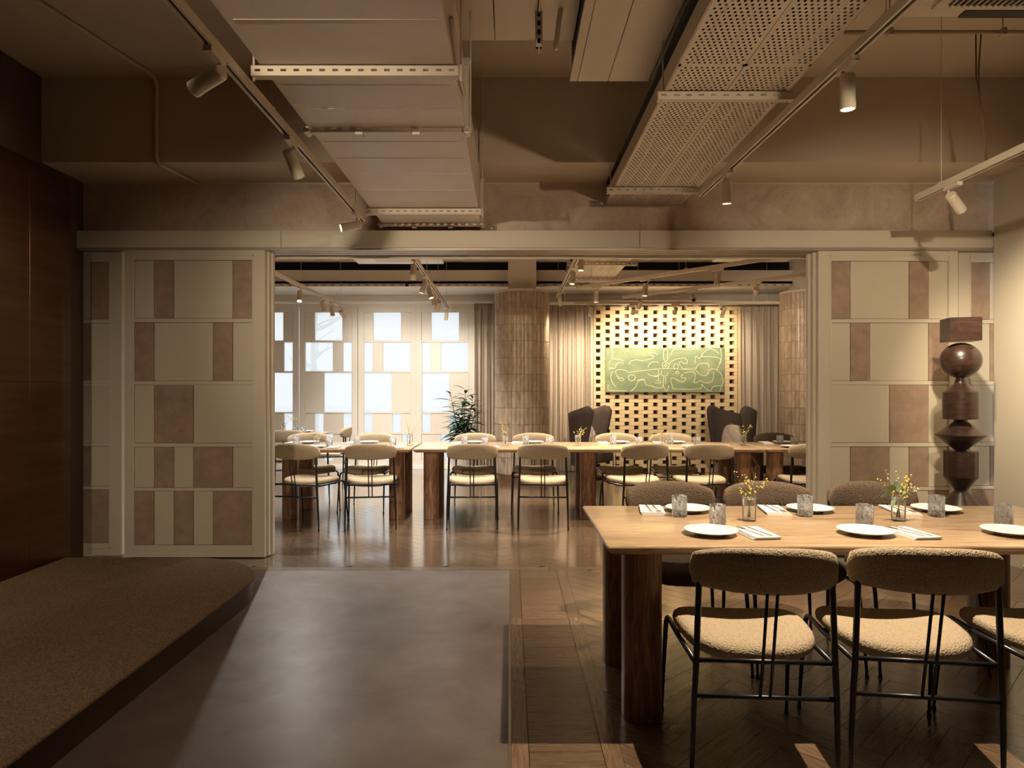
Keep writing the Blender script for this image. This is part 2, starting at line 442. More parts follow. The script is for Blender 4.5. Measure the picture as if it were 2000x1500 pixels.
# sliding doors -----------------------------------------------------
DROW = [(2.415, 1.942), (1.911, 1.436), (1.405, .932), (.901, .571), (.545, .105)]
DPAT = [[(0, 1, 0), (1, 2, 1), (2, 5, 0), (5, 6, 1)], [(0, 1, 1), (1, 4, 0), (4, 5, 1), (5, 6, 0)], [(0, 1, 0), (1, 3, 1), (3, 6, 0)],
        [(0, 1, 0), (1, 2, 1), (2, 3, 0), (3, 5, 1), (5, 6, 0)], [(0, 1, 1), (1, 2, 0), (2, 3, 1), (3, 4, 0), (4, 6, 1)]]
def make_door(name, x0, yf, label, mirror=False, w_=1.137, sl=.077, sr=.104):
    d = thing(name, label, 'sliding door', (x0, yf, 0), kind='structure')
    if mirror: sl, sr = sr, sl
    t_ = .042; cw = (w_ - sl - sr) / 6
    MB().box(0, sl, 0, t_, .008, 2.497).build('stile', 'frame_paint', d, bevel=.002)
    MB().box(w_ - sr, w_, 0, t_, .008, 2.497).build('stile', 'frame_paint', d, bevel=.002)
    zs = [2.497] + [z for r in DROW for z in r] + [.008]
    for i in range(0, len(zs), 2):
        MB().box(sl, w_ - sr, .001, t_ - .001, zs[i + 1], zs[i]).build('rail', 'frame_paint', d, bevel=.002)
    # thin bead that frames the panelled field
    bd = MB()
    for a, b in ((sl - .012, sl - .006), (w_ - sr + .006, w_ - sr + .012)): bd.box(a, b, -.003, .002, .06, 2.46)
    bd.box(sl - .012, w_ - sr + .012, -.003, .002, 2.452, 2.458).box(sl - .012, w_ - sr + .012, -.003, .002, .062, .068)
    bd.build('bead', 'frame_paint', d)
    for (zt, zb), pat in zip(DROW, DPAT):
        for a, b, br in pat:
            if mirror: a, b = 6 - b, 6 - a
            g = .0018
            MB().box(sl + a * cw + g, sl + b * cw - g, .006 if br else .008, .034, zb + .002, zt - .002).build(
                'panel', 'suede_brown' if br else 'cream_paint', d, bevel=.003)
    return d
make_door('door_1', -3.123, 5.53, 'panelled cream sliding door with brown insets, full front leaf by the carpeted platform')
make_door('door_2', -3.108, 5.585, 'sliding door leaf directly behind the full cream leaf by the platform')
make_door('door_3', -3.093, 5.64, 'hindmost leaf of the sliding door stack by the platform')
make_door('door_4', -4.325, 5.605, 'dim sliding door half hidden behind the copper cladding')
make_door('door_5', 2.516, 5.565, 'panelled cream sliding door with brown insets behind the wooden totem', True)
make_door('door_6', 2.497, 5.62, 'sliding door leaf directly behind the cream leaf near the totem', True)
make_door('door_7', 2.478, 5.675, 'hindmost leaf of the sliding door stack near the totem', True)
make_door('door_8', 3.70, 5.63, 'narrow visible strip of sliding door between totem and sand wall', True)

# copper clad block --------------------------------------------------
cu = struct('wall_copper', 'reflective copper sheet cladding beside the carpeted platform', 'wall')
MB().box(-3.5, -3.262, -2.6, 5.045, 0, 2.925).build('core', 'dark_rubber', cu)
ys = [-2.6, -1.3, 0, 1.2, 2.4, 3.55, 4.62, 5.05]; zs = [.0, 1.42, 2.93]
for a, b in zip(ys[:-1], ys[1:]):
    for c, d in zip(zs[:-1], zs[1:]):
        MB().box(-3.262, -3.25, a + .001, b - .001, c + .001, d - .001).build('panel', 'copper_panel', cu, bevel=.001)

# platform -----------------------------------------------------------
pod = thing('carpeted_platform', 'low platform with brown loop carpet and dark rounded edge', 'platform')
def podpoly(e):
    r = .70 + e
    x1, y1 = -1.65 + e, 4.985 + e
    out = [(-3.248, -2.6), (x1, -2.6)]
    for i in range(19):
        g = math.radians(90 * i / 18); out.append((x1 - r + r * math.cos(g), y1 - r + r * math.sin(g)))
    return out + [(-3.248, y1)]
MB().prism(podpoly(-.012), 0, .128).build('riser', 'podium_side', pod)
MB().prism(podpoly(0), .125, .142).build('carpet', 'carpet_loop', pod, bevel=.005)

# conduit on ceiling and beam ------------------------------------------
P = lambda px, py, Y: tuple(at(px, py, Y))
cd = MB().tube([(-3.1, 2.6, ZC - .018), (-2.64, 4.98, ZC - .018), (-2.632, 5.06, ZC - .03), (-2.632, 5.082, ZC - .08), (-2.632, 5.082, 3.09), (-2.625, 5.095, 3.052), (-2.61, 5.13, 3.048), (-2.55, 5.585, 3.048)], .016, 10).build('conduit_pipe', 'ceiling_paint', smooth=True)
tag(cd, 'thin painted conduit bent down the beam above the sliding doors', 'pipe')

# ------------------------------------------------------------------ big rectangular air duct
du = thing('air_duct', 'large beige rectangular air duct running overhead to the plaster wall', 'duct', (-.628, 0, 2.697))
HW = .396
cuts = [.3, 1.6, 2.81, 3.49, 5.02, 5.47, 5.62]
for a, b in zip(cuts[:-1], cuts[1:]):
    MB().box(-HW, HW, a + .001, b - .001, 0, .33).build('duct_section', 'duct_paint', du, bevel=.004)
for yy in (1.95, 2.25, 2.45, 2.98, 3.23, 3.66, 3.92, 4.2, 4.55):
    mb = MB()
    mb.box(-HW + .03, HW - .03, yy - .002, yy + .002, -.0015, .002)
    mb.build('crease', 'duct_paint', du)
def flange(yy):
    mb = MB()
    e = .022
    mb.box(-HW - e, HW + e, yy - .018, yy + .018, -e, .004).box(-HW - e, HW + e, yy - .018, yy + .018, .326, .326 + e)
    mb.box(-HW - e, -HW + .004, yy - .018, yy + .018, 0, .33).box(HW - .004, HW + e, yy - .018, yy + .018, 0, .33)
    f = mb.build('flange', 'duct_paint', du, bevel=.003)
    for sx in (-1, 1):
        for zz in (-.012, .34):
            MB().lathe([(.018, -.03), (.018, .03)], 10).build('bolt', 'duct_paint', f, loc=(sx * (HW + .012), yy, zz)).rotation_euler = (PI / 2, 0, 0)
    for xx in (-.14, .15):
        MB().box(xx - .02, xx + .02, yy - .026, yy + .026, -e - .012, -.008).build('clamp', 'duct_paint', f, bevel=.003)
for yy in (1.6, 3.49, 5.47): flange(yy)
def slotted(mb, x0, x1, yy, z, dx=.0, pitch=.05):
    # a U channel with a row of real slots in the web facing the room
    n = max(1, int((x1 - x0) / pitch)); pw = (x1 - x0) / n; hz = .026
    mb.box(x0, x1, yy - .02, yy + .02, z - .002, z); mb.box(x0, x1, yy - .02, yy + .02, z - .043, z - .041)
    for i in range(n):
        a = x0 + i * pw; b = a + pw
        mb.box(a, b, yy - .02, yy - .017, z - .016, z).box(a, b, yy - .02, yy - .017, z - .041, z - .026)
        mb.box(a, a + pw * .28, yy - .02, yy - .017, z - .026, z - .016).box(b - pw * .28, b, yy - .02, yy - .017, z - .026, z - .016)
    return mb
for yy in (2.81, 5.02):
    s_ = slotted(MB(), -HW - .035, HW + .02, yy, -.002).build('support_channel', 'tray_paint', du)
    for sx in (-HW - .03, HW + .03):
        MB().tube([(sx, yy, -.06), (sx, yy, ZC - 2.697)], .005, 6).build('hanger_rod', 'duct_paint', s_)
for (xx, yy) in ((HW + .03, 3.49),):
    MB().tube([(xx, yy, -.02), (xx, yy, ZC - 2.697)], .005, 6).build('hanger_rod', 'duct_paint', du)
MB().tube([(HW + .012, 2.55, .06), (HW + .012, 2.95, .03), (HW + .012, 3.3, .10)], .009, 6).build('cable', 'duct_paint', du, smooth=True)

# ------------------------------------------------------------------ perforated cable trays
def perforated(x0, x1, y0, y1, pitch=.0265):
    nx = int(round((x1 - x0) / pitch)); ny = int(round((y1 - y0) / pitch)); px, py = (x1 - x0) / nx, (y1 - y0) / ny
    V = []; F = []; r = .0062
    for j in range(ny):
        sh = 0 if j % 2 else px / 2
        for i in range(nx):
            if j % 2 == 0 and i == nx - 1: continue
            a = x0 + i * px + sh; b = y0 + j * py; n = len(V); mx, my = a + px / 2, b + py / 2
            outer = [(a, b), (mx, b), (a + px, b), (a + px, my), (a + px, b + py), (mx, b + py), (a, b + py), (a, my)]
            for k_ in range(8):
                V.append((*outer[k_], 0))
            for k_ in range(8):
                g = math.radians(225 + 45 * k_); V.append((mx + r * 1.0 * math.cos(g), my + r * 1.35 * math.sin(g), 0))
            F += [(n + k_, n + (k_ + 1) % 8, n + 8 + (k_ + 1) % 8, n + 8 + k_) for k_ in range(8)]
        if j % 2 == 0:
            n = len(V)
            for a, b2 in ((x0, x0 + px / 2), (x1 - px / 2, x1)):
                n = len(V); V += [(a, y0 + j * py, 0), (b2, y0 + j * py, 0), (b2, y0 + (j + 1) * py, 0), (a, y0 + (j + 1) * py, 0)]; F.append((n, n + 1, n + 2, n + 3))
    m = MB(); m.v, m.f = V, F
    return m
def cable_tray(label, y0, y1, joints, struts):
    t = thing('cable_tray', label, 'cable tray', (.787, 0, 2.888))
    W = .63
    ys_ = [y0] + joints + [y1]
    for a, b in zip(ys_[:-1], ys_[1:]):
        for x0, x1 in ((.004, W / 2 - .0015), (W / 2 + .0015, W - .004)):
            o = perforated(x0 + .012, x1 - .012, a + .012, b - .012).build('perforated_sheet', 'tray_paint', t)
            # plain margins of the sheet
            MB().box(x0, x0 + .012, a, b, 0, .0015).box(x1 - .012, x1, a, b, 0, .0015).box(x0, x1, a, a + .012, 0, .0015).box(x0, x1, b - .012, b, 0, .0015).build('sheet_edge', 'tray_paint', o)
    for sx in (0, W):
        MB().box(sx - .002, sx + .002, y0, y1, 0, .10).build('side_wall', 'tray_paint', t)
    for yy, e0, e1 in struts:
        s_ = slotted(MB(), -e0, W + e1, yy, -.002, pitch=.06).build('support_channel', 'tray_paint', t)
        for sx in (-e0 + .03, W + e1 - .03):
            MB().tube([(sx, yy, -.055), (sx, yy, ZC - 2.888)], .004, 6).build('hanger_rod', 'tray_paint', s_)
    for i, xx in enumerate((.08, .14, .21, .29, .43, .50)):
        pts = [(xx + .02 * math.sin(k_ * 1.3 + i), y0 + (y1 - y0) * k_ / 8, .012) for k_ in range(9)]
        MB().tube(pts, .008, 6).build('cable', 'dark_rubber' if i % 2 else 'tray_paint', t)
    MB().box(.0, W, y0, y1, .16, .17).build('tray_shade_sheet', 'dark_rubber', t)  # dark sheet standing in for the shade inside the tray
    return t
cable_tray('perforated beige cable tray overhead in the foreground room', 1.5, 5.598, [3.2], [(3.49, .035, .03), (5.14, .06, .04)])
cable_tray('perforated cable tray overhead beyond the doorway', 5.81, 9.75, [7.8], [(8.15, .1, .1), (9.3, .04, .04)])

# ------------------------------------------------------------------ other overhead units
bx_ = thing('bulkhead_box', 'beige panelled bulkhead box overhead beside the big air duct', 'duct', (.04, 0, 3.30))
for a, b in ((-.33, -.125), (-.121, .1), (.104, .31)):
    MB().box(a, b, 1.2, 3.78, 0, .395).build('panel', 'tray_paint', bx_, bevel=.003)
ac = thing('ventilation_unit', 'beige ventilation unit hanging between the ducts with dark side slots', 'ventilation unit', (.345, 0, 3.15))
for a, b in ((.0, .045), (.048, .22), (.223, .455)):
    MB().box(a, b, 1.6, 3.95, 0, .02).build('bottom_panel', 'tray_paint', ac, bevel=.002)
MB().box(.012, .45, 1.6, 3.94, .02, .30).build('body', 'dark_rubber', ac)
for i in range(3): MB().box(.462 + i * .03, .478 + i * .03, 1.6, 3.93, .0, .05).build('slat', 'ceiling_paint', ac)
MB().tube([(.2, 3.0, .3), (.2, 3.0, .55)], .006, 6).build('hanger_rod', 'tray_paint', ac)
ps = thing('hanging_strut', 'slotted metal strut hanging straight down from the ceiling beside bulkhead box', 'strut', (.148, 3.5, 3.12))
mb = MB(); mb.box(-.018, -.008, -.012, -.009, 0, .58).box(.008, .018, -.012, -.009, 0, .58).box(-.018, -.016, -.012, .018, 0, .58).box(.016, .018, -.012, .018, 0, .58)
for i in range(13): mb.box(-.008, .008, -.012, -.009, i * .045, i * .045 + .018)
mb.build('channel', 'tray_paint', ps); MB().box(-.016, .016, .010, .014, .0, .58).build('channel_back', 'dark_rubber', ps)
MB().tube([(0, 0, -.03), (0, 0, .02)], .004, 6).build('rod_end', 'tray_paint', ps)
pp = MB().tube([(.235, 3.5, 3.11), (.25, 3.48, 3.25), (.272, 3.45, 3.38), (.275, 3.45, 3.70)], .013, 8).build('drain_pipe', 'tray_paint', smooth=True)
tag(pp, 'short bent drain pipe hanging beside the slotted strut', 'pipe')
cs = thing('air_conditioner_cassette', 'ceiling air conditioner cassette with black louvre grille above the table', 'air conditioner', (2.12, 0, 3.38))
MB().box(0, 1.25, 2.2, 3.70, .004, .05).build('body', 'tray_paint', cs, bevel=.01)
MB().box(.10, 1.15, 2.6, 3.60, -.012, .004).build('face_panel', 'tray_paint', cs, bevel=.004)
MB().box(.16, 1.10, 2.66, 3.55, -.016, -.011).build('grille_recess', 'black_void', cs)
for i in range(30):
    a = .165 + i * .0318
    MB().box(a, a + .006, 2.66, 3.55, -.026, -.014).build('louvre', 'tray_paint', cs)
MB().box(.3, .95, 3.62, 3.69, -.004, .004).build('vent_flap', 'dark_rubber', cs)
for sx in (.1, 1.15): MB().tube([(sx, 2.9, .05), (sx, 2.9, .33)], .005, 6).build('hanger_rod', 'tray_paint', cs)
hp = thing('overhead_pipe', 'thin painted pipe with cable clips running across under the ceiling', 'pipe', (0, 3.81, 3.36))
MB().tube([(1.87, 0, 0), (3.9, 0, 0)], .013, 8).build('pipe', 'ceiling_paint', hp, smooth=True)
for xx in (2.12, 2.75, 3.4):
    c_ = MB().box(xx - .012, xx + .012, -.02, .02, -.018, .02).build('clip', 'ceiling_paint', hp)
    MB().tube([(xx, 0, .02), (xx, 0, ZC - 3.36)], .004, 6).build('hanger_rod', 'ceiling_paint', c_)

# ------------------------------------------------------------------ track lighting
def track(label, p0, p1, z, z_up=ZC, drops=True):
    p0, p1 = Vector((*p0, 0)), Vector((*p1, 0)); d = p1 - p0; L = d.length
    t = thing('lighting_track', label, 'lighting track', (p0.x, p0.y, z), math.atan2(d.y, d.x) - PI / 2)
    b = .0185
    mb = MB().box(-b, -.0075, 0, L, 0, .034).box(.0075, b, 0, L, 0, .034).box(-b, b, 0, L, .034, .038)
    mb.build('rail', 'track_paint', t)
    MB().box(-.0075, .0075, .012, L - .012, .008, .034).build('slot', 'black_void', t)
    for yy in (0, L): MB().box(-b, b, yy - .003, yy + .003, -.001, .039).build('end_cap', 'track_paint', t)
    if drops:
        n = max(2, int(L / 1.5) + 1)
        for i in range(n):
            yy = .25 + (L - .5) * i / (n - 1)
            MB().tube([(0, yy, .036), (0, yy, z_up - z)], .0022, 5).build('hanger_wire', 'track_paint', t)
            MB().box(-.012, .012, yy - .015, yy + .015, .038, .05).build('bracket', 'track_paint', t)
    return t
SPOT = {}
def spot_meshes():
    SPOT['adapter'] = MB().box(-.016, .016, -.065, .065, -.022, .0).mesh('adapter', 'track_paint')
    SPOT['stem'] = MB().tube([(0, .04, -.02), (0, .04, -.045), (0, .01, -.06), (0, 0, -.07)], .008, 8).mesh('stem', 'track_paint', True)
    m = MB().lathe([(.001, -.005), (.026, -.005), (.030, .0), (.030, .112), (.031, .114), (.031, .138), (.0285, .140), (.0265, .138), (.0245, .118)], 24, cap1=False)
    SPOT['head'] = m.mesh('head', 'track_paint', True)
    SPOT['head'].set_sharp_from_angle(angle=.6)
    SPOT['lens'] = MB().lathe([(.0005, .1205), (.0250, .1205)], 20).mesh('lens', 'lamp_lens')
    SPOT['lens_off'] = MB().lathe([(.0005, .1205), (.0250, .1205)], 20).mesh('lens', 'black_metal')
spot_meshes()
def spot(label, loc, aim, power, rz=0, beam=60, blend=.6, color=WARM, group=None, lit=True, size=.02):
    t = thing('spotlight', label, 'spotlight', loc, rz, group)
    for k_ in ('adapter', 'stem'): link(k_, SPOT[k_], t)
    d = (Vector(aim) - (Vector(loc) + Vector((0, 0, -.085)))); d.rotate(Matrix.Rotation(-rz, 3, 'Z'))
    q = d.to_track_quat('Z', 'Y')
    h = link('head', SPOT['head'], t); h.rotation_mode = 'QUATERNION'; h.rotation_quaternion = q
    base = Vector((0, 0, -.085)) - q @ Vector((0, 0, .03)); h.location = base
    l = link('lens', SPOT['lens' if lit else 'lens_off'], h)
    if lit and power:
        ld = bpy.data.lights.new('lamp', 'SPOT'); ld.energy = power; ld.color = color; ld.spot_size = math.radians(beam); ld.spot_blend = blend
        ld.shadow_soft_size = size
        lo = bpy.data.objects.new('lamp', ld); C.objects.link(lo); lo.parent = h; lo.location = (0, 0, .146); lo.rotation_euler = (PI, 0, 0)
    return t

# ------------------------------------------------------------------ chairs (origin between the rear feet, facing +Y)
def make_chair(label, fabric='boucle_beige'):
    t = thing('dining_chair', label, 'chair', group='dining chairs')
    # backrest: curved padded band
    def back(u, v):
        a = -1 + 2 * u; e = (1 - abs(a) ** 24) ** .38 if abs(a) < 1 else 0
        g = 2 * PI * v
        sc = max(e, .02)
        x = .252 * a
        yc = -.178 + .10 * a * a
        tp, bt = .846 - .040 * abs(a) ** 2.6, .688 + .010 * a * a
        hh = (tp - bt) / 2 * sc; th = .031 * sc ** .6
        zc = (tp + bt) / 2
        cz, sy = math.cos(g), math.sin(g)
        z = zc + hh * (abs(cz) ** .75) * (1 if cz > 0 else -1)
        y = yc + th * (abs(sy) ** .8) * (1 if sy > 0 else -1) - .06 * (z - .76)
        return (x, y, z)
    MB().grid(back, 36, 20).build('backrest', fabric, t, smooth=True, fixn=True)
    def pad():
        prof = [(.02, .418), (.75, .414), (.93, .418), (.99, .432), (1.0, .446), (.985, .460), (.94, .470), (.80, .476), (.5, .472), (.02, .468)]
        n = 40; vs = []
        for r, z in prof:
            for j in range(n):
                g = 2 * PI * j / n; c, s = math.cos(g), math.sin(g)
                x = .245 * r * abs(c) ** .62 * (1 if c > 0 else -1); yy = .235 * r * abs(s) ** .62 * (1 if s > 0 else -1)
                x *= 1 + .06 * (yy / .215)
                vs.append((x, .185 + yy, z + .016 * (x / .245) ** 2 - .008 * abs(yy / .215) ** 3))
        k = len(prof)
        fs = [(i * n + j, i * n + (j + 1) % n, (i + 1) * n + (j + 1) % n, (i + 1) * n + j) for i in range(k - 1) for j in range(n)]
        fs += [tuple(range(n - 1, -1, -1)), tuple((k - 1) * n + j for j in range(n))]
        return MB().add(vs, fs)
    pad().build('seat', fabric, t, smooth=True)
    for s in (-1, 1):
        l = MB().tube([(s * .245, -.095, .012), (s * .241, -.102, .18), (s * .237, -.106, .32), (s * .232, -.108, .41), (s * .222, -.108, .70), (s * .219, -.112, .76)],  [.0065, .0095, .0105, .011, .0105, .009], 10).build('leg', 'black_metal', t, smooth=True)
        MB().lathe([(.009, 0), (.010, .003), (.0085, .014)], 10).build('foot_cap', 'black_metal', l, loc=(s * .245, -.095, 0))
        f = MB().tube([(s * .232, -.106, .432), (s * .243, .20, .424), (s * .248, .355, .428), (s * .25, .385, .424), (s * .251, .405, .408), (s * .252, .415, .38), (s * .256, .45, .2), (s * .26, .475, .012)],
                      [.0095, .0095, .010, .010, .010, .010, .009, .0065], 10).build('leg', 'black_metal', t, smooth=True)
        MB().lathe([(.009, 0), (.010, .003), (.0085, .014)], 10).build('foot_cap', 'black_metal', f, loc=(s * .26, .475, 0))
        MB().tube([(s * .0165, -.188, .70), (s * .0165, -.152, .52), (s * .0165, -.108, .322)], .0055, 8).build('spindle', 'black_metal', t, smooth=True)
    MB().tube([(-.236, -.106, .32), (.236, -.106, .32)], .0085, 8).build('stretcher', 'black_metal', t, smooth=True)
    MB().tube([(-.232, -.100, .440), (.232, -.100, .440)], .0085, 8).build('seat_rail', 'black_metal', t, smooth=True)
    MB().tube([(-.244, .25, .415), (.244, .25, .415)], .008, 8).build('seat_rail', 'black_metal', t, smooth=True)
    return t
chair0 = None
BROWN = {}
def chair(x, y, deg, label, brown=False):
    # x, y: centre of the rear feet; deg 0 faces away from the camera
    global chair0
    if chair0 is None:
        chair0 = make_chair(label); chair0.location = (x, y, 0); chair0.rotation_euler = (0, 0, math.radians(deg)); return chair0
    r = dup(chair0, (x, y, 0), math.radians(deg), label)
    if brown:
        for ch in r.children:
            if ch.name.startswith(('seat.', 'backrest.')) and 'boucle' in ch.data.materials[0].name:
                if ch.data.name not in BROWN: 
                    me = ch.data.copy(); me.materials[0] = MATS['boucle_brown']; BROWN[ch.data.name] = me
                ch.data = BROWN[ch.data.name]
    return r
chair(.876, 2.43, -4, 'beige boucle chair in foreground, leftmost on the camera side of the nearest table')
chair(1.435, 2.43, -8, 'beige boucle chair in foreground, second along the camera side of nearest table')
chair(2.04, 2.43, -4, 'beige boucle chair cut off by the photo edge at the nearest table')
chair(.893, 3.72, 180, 'dark brown boucle chair across the nearest table, at its open left end', True)
chair(1.437, 3.72, 180, 'dark brown boucle chair across the nearest table, behind the smaller flower vase', True)
chair(2.02, 3.72, 180, 'dark brown boucle chair across the nearest table, behind the vase with round leaves', True)
chair(-2.06, 6.74, -14, 'shaded brown chair next to the sliding door edge at the short far table')
chair(-1.37, 6.74, 8, 'tan chair beside the end legs of the short far table')
chair(-.372, 6.74, 2, 'tan chair on camera side of the long table, first from the plant end')
chair(.327, 6.74, -3, 'tan chair on camera side of the long table, second from the plant end')
chair(1.30, 6.76, 14, 'tan chair on camera side of the long table, third from the plant end')
chair(1.935, 6.74, 3, 'tan chair on camera side of the long table, fourth from the plant end')
chair(2.99, 6.76, -6, 'dark chair half hidden by the sliding doors near the totem')
chair(-1.62, 8.02, 176, 'chair on the window side of the short far table')
chair(-2.36, 8.05, 205, 'turned tan chair on the window side of the short far table')
chair(-.412, 8.02, 180, 'chair in front of the leafy plant across the long table')
chair(.277, 8.02, 180, 'chair in front of the tiled column across the long table')
chair(1.26, 8.02, 183, 'pale chair in front of the left wing armchair, across the long table')
chair(1.90, 8.02, 176, 'pale chair in front of the brick screen middle, across the long table')
chair(3.14, 8.02, 180, 'dark brown chair in front of the right-hand curtain, across the far table', True)
chair(-2.46, 9.70, 100, 'tan chair at the end of the rear table near the windows')
chair(-2.95, 8.92, 20, 'tan chair on camera side of the rear table near the windows')

# ------------------------------------------------------------------ tables
def table(label, x0, x1, y0, y1, legx, h=.75):
    t = thing('dining_table', label, 'table', ((x0 + x1) / 2, (y0 + y1) / 2, 0), group='dining tables')
    a, b = (x1 - x0) / 2, (y1 - y0) / 2
    mb = MB(); rings = []
    for ins, z in ((.03, h - .040), (.010, h - .028), (.001, h - .014), (.0, h - .008), (.003, h - .002), (.010, h)):
        rings.append([(x, y, z) for x, y in rounded(-a + ins, a - ins, -b + ins, b - ins, max(.004, .008 - ins * .3))])
    n = len(rings[0]); vs = [p for r in rings for p in r]
    fs = [(i * n + j, i * n + (j + 1) % n, (i + 1) * n + (j + 1) % n, (i + 1) * n + j) for i in range(len(rings) - 1) for j in range(n)]
    fs += [tuple(range(n - 1, -1, -1)), tuple((len(rings) - 1) * n + j for j in range(n))]
    smooth_angle(mb.add(vs, fs).build('tabletop', 'oak_top', t), .5)
    for lx in legx:
        for s in (-1, 1):
            cy_ = s * (b - .09 - .09)
            o = MB().prism(rounded(-.08, .08, -.09, .09, .07, 8), 0, h - .038).build('leg', 'walnut_leg', t, bevel=.003, loc=(lx - (x0 + x1) / 2, cy_, 0))
            smooth_angle(o, .6)
    return t
table('nearest oak dining table in the foreground, set with plates and two flower vases', .385, 2.69, 2.692, 3.633, (.553, 2.42))
table('short far dining table beside the left sliding doors', -2.52, -1.034, 7.07, 8.0, (-2.33, -1.20))
table('long far dining table stretching from plant to armchairs', -1.008, 2.655, 7.07, 8.0, (-.835, .825, 2.47))
table('far dining table continuing behind the doors near the totem', 2.675, 4.0, 7.09, 8.02, (2.82, 3.8))
table('rear dining table close to the windows', -4.1, -2.64, 9.1, 10.0, (-3.9, -2.85))

# ------------------------------------------------------------------ tableware
def make_plate():
    m = MB().lathe([(.001, .0), (.062, .0), (.064, .004), (.080, .010), (.110, .0185), (.1135, .0205), (.1125, .0225), (.100, .0195), (.078, .0135), (.060, .0085), (.001, .008)], 40)
    return m.mesh('plate', 'porcelain', True)
PLATE = make_plate()
def make_tumbler():
    m = MB().lathe([(.001, .0), (.033, .0), (.0355, .003), (.0365, .02), (.0365, .088), (.036, .100), (.0345, .1015), (.033, .100), (.0332, .02), (.031, .012), (.001, .012)], 28)
    return m.mesh('tumbler', 'ribbed_glass', True)
TUMBLER = make_tumbler()
VASE = MB().lathe([(.001, .0), (.028, .0), (.030, .004), (.0305, .02), (.0325, .112), (.0332, .115), (.0318, .115), (.030, .10), (.0282, .022), (.026, .014), (.001, .014)], 28).mesh('vase', 'clear_glass', True)
def make_napkin():
    mb = MB(); 
    for i, (wx, wy, z0, z1) in enumerate(((.058, .115, 0, .004), (.056, .113, .004, .008), (.055, .112, .008, .012))):
        sk = .004 * i
        def top(u, v, s_=sk, wx=wx, wy=wy, z0=z0, z1=z1): return (-wx + 2 * wx * u + s_, -wy + 2 * wy * v - s_, z0 + (z1 - z0))
        N = 6
        mb.box(-wx + sk, wx + sk, -wy - sk, wy - sk, z0, z1 - .0006)
    return mb.mesh('napkin', 'napkin_cloth')
NAPKIN = make_napkin()
def make_fork():
    mb = MB().prism([(-.0035, -.105), (.0035, -.105), (.0045, -.08), (.0025, .03), (.004, .04), (.011, .052), (.011, .062), (-.011, .062), (-.011, .052), (-.004, .04), (-.0025, .03), (-.0045, -.08)], 0, .0025)
    for x in (-.0095, -.0035, .0035, .0095): mb.box(x - .0014, x + .0014, .062, .10, .0003, .0022)
    return mb.mesh('fork', 'steel')
FORK = make_fork()
KNIFE = MB().prism([(-.004, -.105), (.004, -.105), (.005, -.09), (.004, .01), (.0075, .015), (.0085, .07), (.003, .105), (-.001, .10), (-.003, .01)], 0, .0025).mesh('knife', 'steel')
def item(name, me, label, cat, loc, rz=0, group=None):
    o = link(name, me, None, loc); o.rotation_euler = (0, 0, rz); return tag(o, label, cat, group)
TZ = .75
def setting(where, px_, py_, gx, gy, nx, ny, rz, cutlery):
    item('plate', PLATE, 'white plate ' + where, 'plate', (px_, py_, TZ), 0, 'white plates')
    item('glass_tumbler', TUMBLER, 'textured glass tumbler ' + where, 'glass', (gx, gy, TZ), 0, 'textured tumblers')
    if nx is None: return
    item('napkin', NAPKIN, 'folded white napkin ' + where, 'napkin', (nx, ny, TZ), rz, 'folded napkins')
    if cutlery:
        c, s = math.cos(rz), math.sin(rz)
        f = -1 if abs(rz) > 2 else 1
        for nm, me, ox in (('fork', FORK, -.018), ('knife', KNIFE, .016)):
            item(nm, me, 'steel table %s on the napkin ' % nm + where, nm, (nx + ox * c, ny + ox * s, TZ + .0120), rz + .12, 'cutlery')
for i, (x, nm) in enumerate(((.859, 'at the leftmost front place of the nearest table'), (1.52, 'at the middle front place of the nearest table'), (2.145, 'at the photo-edge front place of the nearest table'))):
    setting(nm, x, 2.92, x + .075, 3.07, x + .185, 2.92, .10, True)
for i, (x, nm) in enumerate(((.905, 'at the leftmost back place of the nearest table'), (1.525, 'at the middle back place of the nearest table'), (2.165, 'at the rightmost back place of the nearest table'))):
    setting(nm, x, 3.47, x - .085 if i else .827, 3.33, x - .18, 3.47, PI - .15, True)
def far_set(where, x, yc, side):
    # side -1: camera side of the table, +1: far side
    yp = yc + side * .30
    setting(where, x, yp, x + .10 * -side, yp - side * .17, x - side * .19, yp, .1 if side < 0 else PI - .1, False)
for x, nm in ((-2.06, 'beside the sliding door edge'), (-1.37, 'near the end legs')):
    far_set('on short far table, camera side, ' + nm, x, 7.535, -1)
for x, nm in ((-1.62, 'near the end legs'), (-2.3, 'at the turned chair')):
    far_set('on short far table, window side, ' + nm, x, 7.535, 1)
for x, nm in ((-.372, 'first'), (.327, 'second'), (1.30, 'third'), (1.93, 'fourth')):
    far_set('at %s camera-side place of long far table' % nm, x, 7.535, -1)
for x, nm in ((-.412, 'first'), (.277, 'second'), (1.26, 'third'), (1.90, 'fourth')):
    far_set('at %s far-side place of long far table' % nm, x, 7.535, 1)
far_set('on the far table in front of the right-hand curtain', 3.14, 7.555, 1)
far_set('on the far table hidden by the doors near totem', 2.99, 7.555, -1)
for x, nm in ((-2.95, 'near its free end'), (-3.5, 'away from its free end')):
    far_set('on rear window table, camera side, ' + nm, x, 9.55, -1)
    far_set('on rear window table, window side, ' + nm, x, 9.55, 1)

